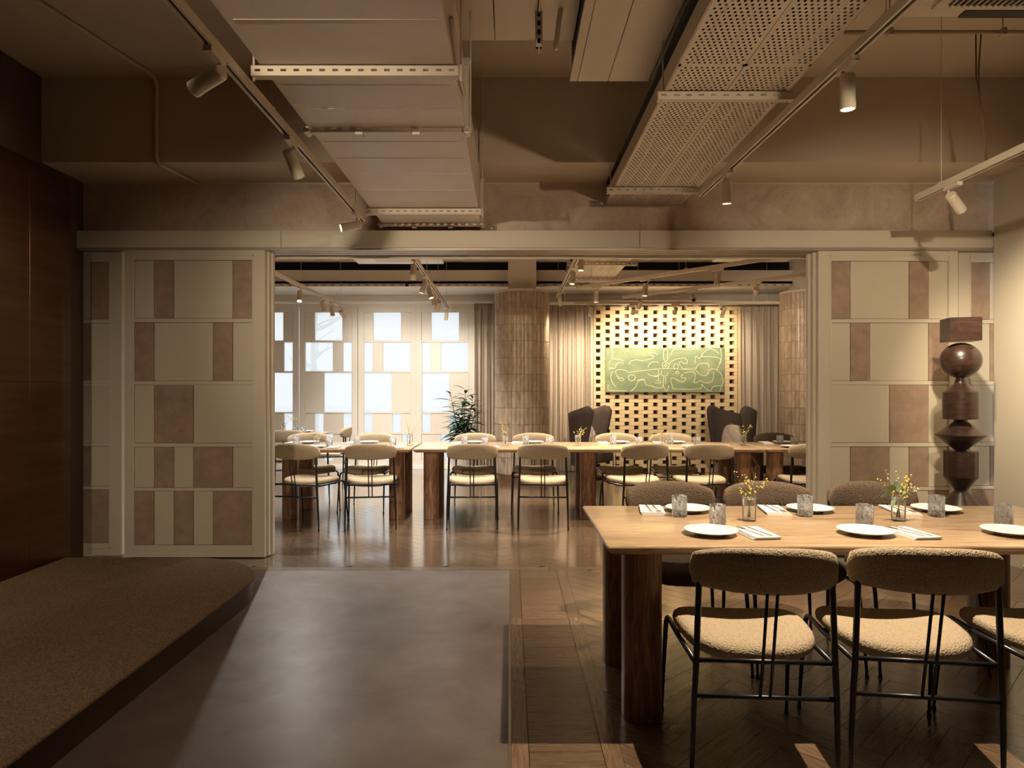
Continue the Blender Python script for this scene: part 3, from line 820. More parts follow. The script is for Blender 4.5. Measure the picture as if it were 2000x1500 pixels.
# ------------------------------------------------------------------ flowers
def sph(mb, p, r, n=6, m=4, sq=1.0):
    prof = [(max(.0002, r * math.sin(PI * i / m)), -r * sq * math.cos(PI * i / m)) for i in range(m + 1)]
    k = MB().lathe(prof, n); mb.add([(x + p[0], y + p[1], z + p[2]) for x, y, z in k.v], k.f)
def leaf_mesh(name, mat, wdt=.5, fold=.12, droop=.15):
    mb = MB(); N = 8; vs = []
    for i in range(N + 1):
        u = i / N; ww = wdt * .5 * math.sin(PI * u ** .8) + .004
        z = -droop * u * u
        vs += [(-ww, u, z + fold * ww), (0, u, z), (ww, u, z + fold * ww)]
    fs = []
    for i in range(N):
        for k in (0, 1): a = i * 3 + k; fs.append((a, a + 1, a + 4, a + 3))
    mb.add(vs, fs); me = mb.mesh(name, mat, True)
    return me
LEAF_ROUND = leaf_mesh('leaf', 'leaf_pale', .62, .1, .1)
LEAF_LONG = leaf_mesh('leaf', 'leaf_dark', .24, .25, .32)
LEAF_SMALL = leaf_mesh('leaf', 'leaf_pale', .34, .2, .2)
def orient(o, d, roll=0, s=1):
    d = Vector(d).normalized(); o.rotation_mode = 'QUATERNION'
    q = d.to_track_quat('Y', 'Z'); o.rotation_quaternion = q @ Matrix.Rotation(roll, 3, 'Y').to_quaternion(); o.scale = (s, s, s)
def bouquet(label, seed, loc, stems, yellow, white, leaves=(), small=4, spread=.8, hgt=.24):
    rd = random.Random(seed)
    t = thing('flower_bouquet', label, 'flowers', (loc[0], loc[1], loc[2] + .016), group='flower bouquets')
    yb, wb = MB(), MB()
    for i in range(stems):
        a = rd.uniform(0, 2 * PI); L = hgt * rd.uniform(.7, 1.1); sp = spread * rd.uniform(.2, 1)
        dx, dy = math.cos(a) * sp, math.sin(a) * sp * .7
        pts = []
        for k in range(7):
            u = k / 6; bend = u * u
            pts.append((-dx * .015 * (1 - u) + dx * L * bend * .8, -dy * .015 * (1 - u) + dy * L * bend * .8, L * u * (1 - .18 * sp * u)))
        MB().tube(pts, [.0016 - .001 * k / 6 for k in range(7)], 5).build('stem', 'stem_green', t, smooth=True)
        kind = rd.random() < yellow / (yellow + white + 1e-6)
        for k in range(rd.randint(6, 11)):
            u = rd.uniform(.52, 1.0); q = u * 6; j = min(5, int(q)); f_ = q - j
            p = [pts[j][c] * (1 - f_) + pts[j + 1][c] * f_ + rd.uniform(-.010, .010) for c in range(3)]
            sph(yb if kind else wb, p, rd.uniform(.0025, .0056) if kind else rd.uniform(.002, .004), 6, 4, rd.uniform(.7, 1))
    if yb.v: o = yb.build('blossoms', 'yellow_petal', t, smooth=True); o['kind'] = 'stuff'
    if wb.v: o = wb.build('buds', 'white_petal', t, smooth=True); o['kind'] = 'stuff'
    for (lx, ly, lz, dx, dy, dz, s_, roll) in leaves:
        o = link('leaf', LEAF_ROUND, t, (lx, ly, lz)); orient(o, (dx, dy, dz), roll, s_)
    for k in range(small):
        a = rd.uniform(0, 2 * PI); o = link('leaf', LEAF_SMALL, t, (rd.uniform(-.012, .012), rd.uniform(-.012, .012), rd.uniform(.05, .13)))
        orient(o, (math.cos(a), math.sin(a), rd.uniform(.1, .9)), rd.uniform(-1, 1), rd.uniform(.03, .05))
    return t
def vase(label, x, y):
    item('glass_vase', VASE, label, 'vase', (x, y, TZ), 0, 'small glass vases')
vase('small clear glass vase nearer the open end of the nearest table', 1.127, 3.216)
bouquet('yellow and white wildflowers in the vase nearer the open table end', 3, (1.127, 3.216, TZ), 9, 3, 3, small=2, spread=.75, hgt=.225)
vase('small clear glass vase with round leaves on the nearest table', 1.83, 3.216)
bouquet('yellow wildflowers with broad round leaves on the nearest table', 8, (1.83, 3.216, TZ), 11, 4, 3,
        leaves=[(-.03, 0, .125, -1, -.2, -.35, .075, .9), (-.02, -.01, .10, -.5, -.4, -.75, .065, .7), (.0, 0, .12, -.2, .1, 1, .055, 1.4), (.01, 0, .10, .2, -.3, .7, .045, 1.0), (-.01, 0, .13, -.75, 0, .3, .05, 1.2)], small=2, spread=1.0, hgt=.23)
for i, (px, Y, nm, sp, hg) in enumerate(((618, 7.45, 'on the short far table', .6, .16), (816, 7.5, 'where the short and long far tables meet', 1.1, .28), (987, 7.5, 'on the long table before the tiled column', .8, .25),
                                 (1129, 7.5, 'on the long table before the left armchair', .7, .20), (1293, 7.5, 'on the long table before the brick screen', .6, .17), (1452, 7.5, 'on the long table before the right armchair', .9, .24),
                                 (553, 9.4, 'on the rear table near the door edge', .8, .28), (582, 9.5, 'on the rear table near its free end', .9, .3))):
    X = (px - CX) * Y / FPX
    if i == 1: X = -1.10
    vase('small glass vase ' + nm, X, Y)
    bouquet('yellow wildflower sprigs in vase ' + nm, 20 + i, (X, Y, TZ), 8, 3, 2, small=5, spread=sp, hgt=hg)

# ------------------------------------------------------------------ wooden totem
tt = thing('wooden_totem', 'tall dark wooden totem of stacked turned shapes beside the sand wall', 'sculpture', (3.30, 5.0, 0), math.radians(-14))
def zpx(py): return H - (py - CY) * 5.0 / FPX
k5 = 5.0 / FPX
def seg(name, prof, n=40, ang=.5):
    o = MB().lathe([(r * k5, zpx(y)) for r, y in prof], n).build(name, 'totem_wood', tt); smooth_angle(o, ang); return o
cube_ = MB().box(-.1025, .1025, -.1025, .1025, zpx(667), zpx(622)).build('cube_block', 'totem_wood', tt, bevel=.002)
seg('sphere', [(max(.5, 36 * math.sin(PI * i / 20)), 704 + 34.5 * math.cos(PI * i / 20)) for i in range(21)], 40, 1.0)
seg('collar', [(30.5, 767), (30.5, 766), (11, 749), (8, 738)])
seg('drum', [(30.5, 818.5), (30.5, 767)])
seg('double_cone', [(8, 880.5), (43, 850.5), (43, 848.5), (12, 824), (12, 819)])
seg('drum', [(11, 957), (30, 931), (30, 881)], 12)
seg('spreading_cone', [(48, 1002), (11, 958)])
seg('drum', [(31, 1075), (31, 1031), (48, 1003)])
seg('foot_block', [(44, 1124.9), (44, 1076)])

# ------------------------------------------------------------------ far room shell
simple('wall_far_left', 'cream side wall of the window room', 'wall', 'far_wall_paint', (-5.4, -5.2, 5.8, 12.0, 0, ZC))
simple('wall_far_right', 'cream side wall beyond the right-hand curtain', 'wall', 'far_wall_paint', (5.1, 5.3, 5.8, 12.0, 0, ZC))
simple('wall_far_back', 'brown backing wall behind the open brick screen', 'wall', 'backing_brown', (1.25, 3.9, 11.52, 11.6, 0, 2.74))
simple('wall_window', 'painted wall around windows and curtains of the far room', 'wall', 'far_wall_paint',
       (-5.2, -4.95, 11.7, 12.0, 0, 3.0), (-.615, 5.1, 11.62, 12.0, 0, 3.0), (-5.2, 5.1, 11.7, 12.0, 2.78, 3.0), (-5.2, 5.1, 11.7, 12.0, 3.0, ZC))
sf = struct('trim_3', 'pale soffit and bulkhead running above the far windows', 'trim')
MB().box(-5.2, 5.1, 10.5, 11.7, 2.985, 3.03).build('soffit', 'white_paint', sf)
MB().box(-5.2, 5.1, 10.5, 10.6, 2.985, 3.20).build('bulkhead', 'far_wall_paint', sf)
MB().box(-5.2, 5.1, 10.62, 10.66, 3.19, 3.36).build('dark_slot', 'black_void', sf)
MB().box(-5.2, 5.1, 10.5, 10.66, 3.345, 3.42).build('ledge', 'white_paint', sf)
MB().box(-5.2, 5.1, 10.52, 10.66, 3.42, ZC).build('upper_band', 'far_wall_paint', sf)
ch = thing('slotted_channel', 'long slotted cable channel along the far bulkhead', 'cable channel')
for a, b in ((-5.0, -1.6), (-1.55, 1.3), (1.35, 4.9)):
    slotted(MB(), a, b, 10.46, 2.985, pitch=.13).build('channel', 'tray_paint', ch)
MB().box(-5.0, 4.9, 10.47, 10.48, 2.945, 2.984).build('channel_back', 'dark_rubber', ch)
pr = thing('curtain_rail', 'pale curtain rail across the top of the far windows and curtains', 'curtain rail')
MB().box(-5.1, -.3, 11.36, 11.41, 2.80, 2.835).build('rail', 'white_paint', pr)
MB().box(.6, 4.7, 11.18, 11.25, 2.755, 2.80).build('rail', 'white_paint', pr)
for xx in (-4.4, -2.9, -1.6): MB().tube([(xx, 11.385, 2.835), (xx, 11.385, 2.985)], .006, 6).build('bracket', 'white_paint', pr)
for xx in (.9, 2.4, 4.0): MB().tube([(xx, 11.22, 2.80), (xx, 11.22, 2.985)], .006, 6).build('bracket', 'white_paint', pr)

# window leaves -------------------------------------------------------
WROW = [(2.687, 2.204), (2.173, 1.677), (1.651, .975), (.953, .624), (.598, .14)]
WPAT = [[(0, 1, 0), (1, 4, 1), (4, 5, 0)], [(0, 1, 1), (1, 2, 0), (2, 5, 1)], [(0, 3, 1), (3, 5, 0)], [(0, 1, 1), (1, 3, 0), (3, 4, 1), (4, 5, 0)], [(0, 2, 0), (2, 3, 1), (3, 4, 0), (4, 5, 1)]]
def window(n, x0, label, mirror):
    t = thing('window_%d' % n, label, 'window', (x0, 11.70, 0), kind='structure')
    W_ = 1.0; sl = .095; cw = (W_ - 2 * sl) / 5; th = .06
    MB().box(.003, sl, 0, th, .0, 2.78).build('stile', 'far_wall_paint', t, bevel=.003)
    MB().box(W_ - sl, W_ - .003, 0, th, .0, 2.78).build('stile', 'far_wall_paint', t, bevel=.003)
    zs = [2.78] + [z for r in WROW for z in r] + [0.0]
    for i in range(0, len(zs), 2):
        MB().box(sl, W_ - sl, .001, th - .001, zs[i + 1], zs[i]).build('rail', 'far_wall_paint', t, bevel=.002)
    for (zt, zb), pat in zip(WROW, WPAT):
        for a, b, gl in pat:
            if mirror: a, b = 5 - b, 5 - a
            xa, xb = sl + a * cw, sl + b * cw
            if gl:
                MB().box(xa + .006, xb - .006, .036, .042, zb, zt).build('pane', 'window_glass', t)
                for q in (xa, xb): MB().box(q - .006, q + .006, .008, .05, zb, zt).build('glazing_bar', 'far_wall_paint', t)
            else:
                MB().box(xa + .002, xb - .002, .012, .05, zb + .001, zt - .001).build('panel', 'far_wall_paint', t, bevel=.003)
names = ['leaf hidden far behind the door edge', 'leaf nearest the sliding door edge', 'second leaf from the sliding door edge', 'third leaf from the sliding door edge', 'last leaf beside the plant']
# leaves end at x = -.615 beside the curtain
xw = [-4.95, -4.60, -3.60, -2.60, -1.615]
for n, (x0, nm, mr) in enumerate(zip([-4.625 , -3.612, -2.606, -1.612], names[1:], (True, True, False, False))):
    window(n + 1, x0, 'checkered window leaf of glass and cream panels, ' + nm, mr)
simple('wall_window_end', 'cream wall pier at the hidden end of the windows', 'wall', 'far_wall_paint', (-4.97, -4.625, 11.70, 11.78, 0, 2.78))
bb = MB().box(-5.2, -.6, 11.66, 11.7, 0, .07).build('baseboard_window', 'white_paint', bevel=.004)
tag(bb, 'low pale baseboard under the window leaves', 'baseboard', kind='structure')

# outside --------------------------------------------------------------
simple('pavement', 'pale pavement outside the windows', 'pavement', 'pavement_grey', (-40, 40, 12.0, 60, -.3, -.15))
tr = thing('street_tree', 'faint bare street tree seen through the window', 'tree', (-5.6, 19.5, -.15))
MB().tube([(0, 0, 0), (.05, 0, 1.4), (-.03, .02, 2.6), (.1, 0, 4.2)], [.13, .10, .075, .04], 8).build('trunk', 'bark_pale', tr, smooth=True)
rd = random.Random(5)
for i in range(18):
    a = rd.uniform(0, 2 * PI); z0 = rd.uniform(1.9, 3.9); L = rd.uniform(.8, 1.8); up = rd.uniform(.3, .9)
    p = [(0, 0, z0)]
    for k in range(1, 5):
        p.append((math.cos(a + .2 * math.sin(k * 2 + i)) * L * k / 4, math.sin(a) * L * k / 4, z0 + up * L * k / 4 + rd.uniform(-.08, .08)))
    MB().tube(p, [.035, .026, .018, .011, .005], 5).build('branch', 'bark_pale', tr, smooth=True)

# pilaster above column ---------------------------------------------------
def column(label, cx_, cy_, r, ztop, ncol, th0, th1):
    t = thing('column', label, 'column', (cx_, cy_, 0), kind='structure')
    MB().lathe([(r - .012, .10), (r - .012, ztop - .01)], 48).build('core', 'tile_grout', t)
    o = MB().lathe([(r - .004, 0), (r - .004, .10)], 48).build('plinth', 'plinth_wood', t); smooth_angle(o)
    nr = 11; rh = (ztop - .105) / nr; da = 2 * PI / ncol
    rest = MB()
    half = da / 2 * .93
    def tile(mb):
        n = 3; prof = []
        for i in range(n + 1):
            g = -half + 2 * half * i / n; rr = r - (0 if 0 < i < n else .004)
            prof.append((rr * math.cos(g), rr * math.sin(g)))
        for i in range(n, -1, -1):
            g = -half + 2 * half * i / n; prof.append(((r - .016) * math.cos(g), (r - .016) * math.sin(g)))
        return mb.prism(prof, .003, rh - .003)
    me = tile(MB()).mesh('tile', 'glazed_tile')
    for j in range(nr):
        for i in range(ncol):
            g = i * da + (.5 * da if False else 0)
            gd = math.degrees(g) % 360
            if th0 <= gd <= th1:
                o = link('tile', me, t, (0, 0, .105 + j * rh)); o.rotation_euler = (0, 0, g)
            else:
                k = tile(MB()); c, s = math.cos(g), math.sin(g)
                rest.add([(x * c - y * s, x * s + y * c, z + .105 + j * rh) for x, y, z in k.v], k.f)
    o = rest.build('tile_cladding', 'glazed_tile', t); o['kind'] = 'stuff'
    MB().lathe([(r + .004, ztop - .006), (r + .004, ztop + .03), (r - .03, ztop + .03)], 48).build('cap_ring', 'tray_paint', t)
    MB().box(-.21, .21, -.21, .21, ztop + .02, ZC).build('shaft', 'far_wall_paint', t)
column('round column clad in slim vertical brown tiles beside the plant', .183, 10.42, .415, 2.82, 40, 185, 355)
column('tiled round column partly hidden by sliding doors near the totem', 4.555, 10.42, .415, 2.82, 40, 170, 250)

# brick screen ----------------------------------------------------------
bw = struct('wall_brick', 'open pale brick screen wall with a chequer of gaps', 'wall')
BX0, BX1, BY, CH, PITCH, GAP = 1.385, 3.765, 11.3, .0637, .3157, .0746
BR = MB().box(-.1205, .1205, 0, .115, .0015, CH - .0015).mesh('brick', 'brick_clay')
lower = MB(); nb = 0
for j in range(43):
    z = j * CH; off = (BX0 + .04 - (0 if j % 2 else PITCH / 2))
    x = off - PITCH
    while x < BX1 + PITCH:
        a, b = x + GAP, x + PITCH
        if a < BX1 and b > BX0:
            ca, cb = max(a, BX0), min(b, BX1)
            if cb - ca > .03:
                if j < 7: lower.box(ca + .001, cb - .001, BY, BY + .115, z + .0015, z + CH - .0015)
                elif cb - ca > .2405: link('brick', BR, bw, ((ca + cb) / 2, BY + random.uniform(-.003, .003), z)); nb += 1
                else: MB().box(ca - (ca + cb) / 2 + .001, cb - (ca + cb) / 2 - .001, 0, .115, .0015, CH - .0015).build('brick', 'brick_clay', bw, loc=((ca + cb) / 2, BY, z)); nb += 1
        x += PITCH
o = lower.build('brick_courses', 'brick_clay', bw); o['kind'] = 'stuff'
for xx in (BX0 - .05, BX1 + .008):
    MB().box(xx, xx + .042, BY - .01, BY + .13, 0, 43 * CH).build('edge_post', 'curtain_fabric' if xx < 2 else 'brick_clay', bw)

# green painting ------------------------------------------------------------
ar = thing('green_painting', 'wide green painting with pale looping line drawing on the brick screen', 'painting', (2.56, 11.28, 1.685))
AW, AH = 1.955, .735
MB().box(-AW / 2, AW / 2, -.045, 0, -AH / 2, AH / 2).build('canvas', 'green_canvas', ar, bevel=.003)
LN = [[(295, 250), (300, 330), (290, 380), (260, 430)], [(290, 378), (400, 390), (440, 410)], [(440, 436), (390, 420), (345, 450), (335, 490), (250, 500)], [(250, 480), (330, 490)],
      [(350, 560), (340, 520), (400, 508), (470, 520), (490, 540), (600, 530), (700, 515), (870, 500), (1010, 498), (1310, 515)],
      [(300, 530), (280, 600), (310, 680), (345, 715)], [(250, 690), (255, 750), (350, 765), (470, 765)], [(350, 570), (380, 605), (430, 615), (440, 635), (400, 640), (365, 605)],
      [(500, 630), (495, 590), (530, 570), (575, 590), (570, 625), (535, 645), (500, 625)], [(520, 770), (580, 720), (615, 650), (690, 625)], [(590, 640), (680, 625), (710, 690), (780, 705), (830, 725), (900, 730), (915, 690)],
      [(500, 450), (520, 410), (590, 390), (660, 400), (780, 375), (800, 345), (750, 330), (745, 310), (800, 305), (850, 325)], [(450, 310), (480, 270), (500, 300)],
      [(730, 480), (760, 430), (830, 415), (860, 430)], [(730, 560), (770, 580), (840, 580), (860, 545), (860, 505)], [(800, 590), (850, 590), (875, 560)], [(820, 640), (860, 640), (855, 600)], [(810, 670), (880, 670), (880, 640)],
      [(940, 250), (920, 300), (925, 380), (945, 410)], [(945, 250), (970, 290), (970, 380), (950, 410)], [(905, 460), (915, 425), (950, 420), (980, 435), (985, 470), (960, 495), (925, 492), (905, 460)], [(930, 460), (945, 440), (960, 460), (945, 475), (930, 460)],
      [(900, 520), (890, 560), (920, 585), (960, 580), (970, 550)], [(925, 600), (920, 700), (960, 770), (985, 700)], [(950, 600), (948, 700)],
      [(1010, 330), (1030, 280), (1070, 260), (1200, 265), (1350, 262)], [(985, 440), (1030, 400), (1100, 375), (1170, 370), (1205, 395), (1205, 430), (1170, 435), (1130, 410), (1110, 430), (1140, 480), (1180, 495), (1310, 490)],
      [(1045, 465), (1060, 440), (1090, 445), (1100, 475), (1080, 500), (1050, 490), (1045, 465)], [(1065, 545), (1085, 525), (1105, 545), (1085, 560), (1065, 545)],
      [(1005, 640), (1020, 610), (1080, 625), (1130, 655), (1180, 640), (1185, 610), (1150, 605), (1130, 590), (1160, 565)], [(1010, 640), (1030, 710), (1060, 740), (1350, 740), (1385, 690)], [(1160, 548), (1290, 540), (1300, 620), (1290, 665), (1330, 660), (1370, 640), (1410, 665), (1480, 660), (1520, 630), (1530, 530)],
      [(1310, 510), (1340, 450), (1420, 430), (1465, 445), (1470, 490)], [(1315, 520), (1370, 570), (1430, 580), (1465, 545), (1470, 515), (1530, 500), (1590, 530), (1625, 580), (1640, 660), (1600, 770)],
      [(1300, 440), (1310, 350), (1350, 375), (1400, 350), (1610, 375), (1585, 470), (1565, 510)], [(1380, 350), (1400, 310), (1490, 255), (1610, 325)], [(1615, 250), (1620, 380), (1595, 430)], [(1380, 680), (1440, 740), (1490, 765), (1520, 715), (1620, 700)]]
def catmull(pts, n=5):
    out = []
    P_ = [pts[0]] + list(pts) + [pts[-1]]
    for i in range(1, len(P_) - 2):
        for k in range(n):
            u = k / n; a, b, c, d = P_[i - 1], P_[i], P_[i + 1], P_[i + 2]
            out.append(tuple(.5 * (2 * b[q] + (c[q] - a[q]) * u + (2 * a[q] - 5 * b[q] + 4 * c[q] - d[q]) * u * u + (3 * b[q] - a[q] - 3 * c[q] + d[q]) * u ** 3) for q in (0, 1)))
    return out + [pts[-1]]
for ln in LN:
    pts = [((x - 945) / 1440 * AW, -.0455, (511 - y) / 537 * AH) for x, y in catmull(ln)]
    m = MB().tube(pts, .0062, 6); m.v = [(x, -.0455 + (y + .0455) * .25, z) for x, y, z in m.v]
    m.build('painted_line', 'cream_line', ar, smooth=True)

# curtains -----------------------------------------------------------------
def curtain(label, x0, x1, y, z1, folds, amp, seed):
    rd = random.Random(seed); ph = [rd.uniform(-.6, .6) for _ in range(folds + 2)]
    t = thing('curtain', label, 'curtain', ((x0 + x1) / 2, y, 0), group='beige curtains')
    wd = x1 - x0; n = folds * 10
    def surf(u, v, dy):
        a = u * folds * 2 * PI; k = int(u * folds); f_ = u * folds - k
        p = ph[k] * (1 - f_) + ph[k + 1] * f_
        am = amp * (.45 + .55 * (1 - v) ** .6) * (1 + .4 * math.sin(p * 9))
        return (-wd / 2 + wd * u + .012 * math.sin(a * .5 + 2 * v), am * math.sin(a + p + .5 * v * p) + .25 * am * math.sin(2.1 * a) * v + dy, .015 + (z1 - .015) * v)
    mb = MB().grid(lambda u, v: surf(u, v, 0), n, 14).grid(lambda u, v: surf(u, v, .006), n, 14)
    mb.build('drape', 'curtain_fabric', t, smooth=True)
    hd_ = MB().grid(lambda u, v: (-wd / 2 + wd * u, amp * .5 * math.sin(u * folds * 4 * PI) - .004, z1 - .09 + .11 * v), folds * 16, 3)
    hd_.build('gathered_header', 'curtain_fabric', t, smooth=True)
curtain('beige curtain drawn aside next to the window leaves', -.60, -.27, 11.42, 2.79, 6, .055, 1)
curtain('beige curtain hanging between tiled column and brick screen', .62, 1.37, 11.36, 2.75, 10, .045, 2)
curtain('beige curtain hanging beyond the brick screen near the doors', 3.80, 4.75, 11.36, 2.75, 9, .06, 3)

# wing armchairs ----------------------------------------------------------------
def armchair(label, x, y, rz):
    t = thing('wing_armchair', label, 'armchair', (x, y, 0), rz, 'wing armchairs')
    A = math.radians(118)
    def shell(dr):
        def f(u, v):
            a = -A + 2 * A * u; e = abs(a) / A
            zt = .98 + .19 * e ** 1.6 - .13 * max(0, (e - .80) / .20) ** 2; zb = .20
            z = zb + (zt - zb) * v
            # wings draw back toward the seat below, and the tips lean outwards
            k = 1 - .28 * e ** 3 * (1 - v) ** 1.2 + .05 * (1 - e)
            r = (.335 + dr + .05 * v) * (1 + .0 * e)
            aa = a * k
            return (-math.cos(aa) * r, math.sin(aa) * r * .98, z)
        return f
    mb = MB(); nu, nv = 36, 10
    o_, i_ = shell(.0), shell(-.055)
    def ring(u, v):     # closed section round the shell thickness
        if v < .5: return o_(u, min(1, v * 2.2))
        return i_(u, max(0, 1 - (v - .5) * 2.2))
    mb.grid(lambda u, v: ring(u, v), nu, 20)
    n0 = 21
    mb.f.append(tuple(range(n0 - 1, -1, -1))); mb.f.append(tuple(nu * n0 + k for k in range(n0)))
    mb.build('shell', 'velvet_brown', t, smooth=True, fixn=True)
    MB().prism(rounded(-.27, .27, -.26, .26, .10), .26, .43).build('seat', 'velvet_brown', t, bevel=.03, seg=3)
    MB().lathe([(.22, .0), (.22, .02), (.04, .03), (.04, .27)], 20).build('pedestal', 'black_metal', t)
    return t
armchair('dark brown wing armchair on the left of the brick screen', 1.28, 10.55, math.radians(-32))
armchair('dark brown wing armchair on the right of the brick screen', 3.42, 10.55, math.radians(180 + 32))
def pillow(label, x, y, rz, tilt):
    def f(u, v):
        a = 2 * PI * u; b = PI * v - PI / 2
        c, s = math.cos(a), math.sin(a); cb = math.cos(b)
        return (.19 * abs(c) ** .5 * (1 if c > 0 else -1) * cb ** .5 if cb > 1e-6 else 0, .075 * math.sin(b) * (1 - .4 * abs(c * s)), .19 * abs(s) ** .5 * (1 if s > 0 else -1) * cb ** .5 if cb > 1e-6 else 0)
    o = MB().grid(f, 32, 14, True).build('pillow', 'pillow_fabric', smooth=True, fixn=True)
    o.location = (x, y, .63); o.rotation_euler = (tilt, 0, rz); tag(o, label, 'pillow', 'armchair pillows')
pillow('pale pillow in the wing armchair beside the left curtain', 1.23, 10.60, math.radians(62), -.25)
pillow('pale pillow in the wing armchair beside the right curtain', 3.45, 10.60, math.radians(-62), -.25)

# plant ---------------------------------------------------------------------------
pl = thing('potted_plant', 'leafy dark green plant in a pale pot by the window', 'plant', (-.70, 10.25, 0))
MB().lathe([(.13, 0), (.16, .02), (.19, .36), (.20, .40), (.185, .40), (.175, .36), (.02, .36)], 28).build('pot', 'pot_clay', pl, smooth=False)
rd = random.Random(12)
for k in range(11):
    a0 = k * 2.4; top = rd.uniform(.75, 1.30) if k else 1.36; R = rd.uniform(.08, .24) if k else .03
    pts = [(math.cos(a0) * R * u, math.sin(a0) * R * u, .34 + (top - .34) * u) for u in (0, .25, .5, .75, 1)]
    MB().tube(pts, [.010, .009, .008, .006, .003], 6).build('stem', 'stem_green', pl, smooth=True)
    nl = 20 if k else 26
    for i in range(nl):
        u = .28 + .72 * i / (nl - 1); a = i * 2.4 + k
        p = Vector((math.cos(a0) * R * u, math.sin(a0) * R * u, .34 + (top - .34) * u))
        o = link('leaf', LEAF_LONG, pl, p)
        orient(o, (math.cos(a), math.sin(a), -.15 + 1.25 * max(0, u - .35) + rd.uniform(-.15, .15)), rd.uniform(-.3, .3), rd.uniform(.20, .30) * (1.0 if u < .9 else .8))

# far ceiling units ---------------------------------------------------------------
def cassette(label, x0, x1, y0, y1, z):
    t = thing('ceiling_cassette', label, 'air conditioner', ((x0 + x1) / 2, (y0 + y1) / 2, z))
    a, b = (x1 - x0) / 2, (y1 - y0) / 2
    MB().box(-a, a, -b, b, 0, .03).build('face_panel', 'white_paint', t, bevel=.012)
    MB().box(-a + .1, a - .1, -b + .08, b - .08, .03, .28).build('body', 'tray_paint', t)
    MB().box(-a * .5, a * .5, -b * .5, b * .5, -.01, .002).build('grille', 'tray_paint', t, bevel=.003)
    for sx in (-1, 1): MB().tube([(sx * (a - .15), 0, .28), (sx * (a - .15), 0, ZC - z)], .005, 6).build('hanger_rod', 'tray_paint', t)
cassette('pale ceiling cassette above the windows beyond the doorway', -2.1, -.91, 8.72, 9.45, 3.10)
cassette('pale ceiling cassette above the right-hand far curtain', 2.75, 3.75, 8.2, 9.3, 3.10)
fd = thing('far_air_duct', 'small beige duct box overhead just beyond the doorway', 'duct', (-1.05, 7.3, 3.0))
MB().box(-.25, .05, -.6, .6, 0, .25).build('duct_section', 'white_paint', fd, bevel=.004)
MB().box(-.27, .07, -.02, .02, -.015, .27).build('flange', 'duct_paint', fd)
for sx in (-.2, .0): MB().tube([(sx, 0, .25), (sx, 0, .7)], .005, 6).build('hanger_rod', 'duct_paint', fd)

# ------------------------------------------------------------------ tracks and spotlights
track('long lighting track overhead in foreground, left of the big duct', (-1.098, -2.2), (-1.098, 5.10), 2.62)
spot('unseen fill spotlight on the foreground left track aimed at the doorway header', (-1.098, -.9, 2.62), (-.75, 5.5, 1.9), 190, beam=34, blend=1)  # added fill lamp out of view, brightens the header
spot('unseen fill spotlight on the foreground left track aimed at the cream door', (-1.098, -1.5, 2.62), (-1.95, 5.5, 1.2), 125, beam=34, blend=1)  # extra lamp behind the camera, added to lift the left door
spot('unseen fill spotlight on the foreground left track aimed at the carpet', (-1.098, .5, 2.62), (-2.7, 3.3, .14), 42, beam=56, blend=1)  # added out-of-view lamp that lightens the platform carpet
spot('unseen fill spotlight on the foreground table track aimed at the plaster wall', (1.455, .55, 2.72), (.1, 5.5, 2.35), 42, beam=52, blend=1)  # out-of-view lamp added to brighten plaster, header and duct fronts
spot('unseen fill spotlight on the foreground table track aimed at the totem', (1.43, 1.5, 2.72), (2.9, 5.5, 1.6), 95, beam=55, blend=1)  # added lamp outside the view, fills the totem and right doors
spot('angled spotlight nearest the camera, left of the big duct', (-1.098, 2.54, 2.62), (-3.25, 3.3, 1.75), 28, beam=85, blend=1)
spot('unlit-looking spotlight midway along the track left of the duct', (-1.098, 3.42, 2.62), (-.45, 5.4, 0), 25, beam=50)
spot('bright spotlight at the track end above the left doors', (-1.098, 4.86, 2.62), (-3.1, 3.9, 1.9), 22, beam=90, blend=1)
track('lighting track overhead beside the perforated tray, above the table', (1.46, .3), (1.34, 4.78), 2.72)
spot('lit downlight spotlight above the nearest table', (1.395, 2.82, 2.72), (1.42, 2.86, .75), 128, beam=110, blend=.7, size=.012)
spot('small spotlight at the end of the track above the table', (1.352, 4.25, 2.72), (1.36, 4.45, 0), 40, beam=110, blend=1)
track('short lighting track hanging before the sand wall', (2.66, 1.5), (2.66, 4.46), 2.60)
spot('spotlight aimed at the sand wall near the totem', (2.66, 4.10, 2.60), (3.9, 4.75, 1.55), 85, beam=85, blend=1)
hc = MB().tube([(2.655, 3.81, 2.636), (2.64, 3.81, 2.9), (2.595, 3.80, 3.1), (2.60, 3.81, 3.36)], .004, 6).tube([(2.665, 3.81, 2.636), (2.63, 3.82, 2.95), (2.615, 3.81, 3.15), (2.63, 3.81, 3.36)], .004, 6).build('hanging_cable', 'plinth_wood', smooth=True)
tag(hc, 'twisted brown cable hanging from the pipe to the short track', 'cable')

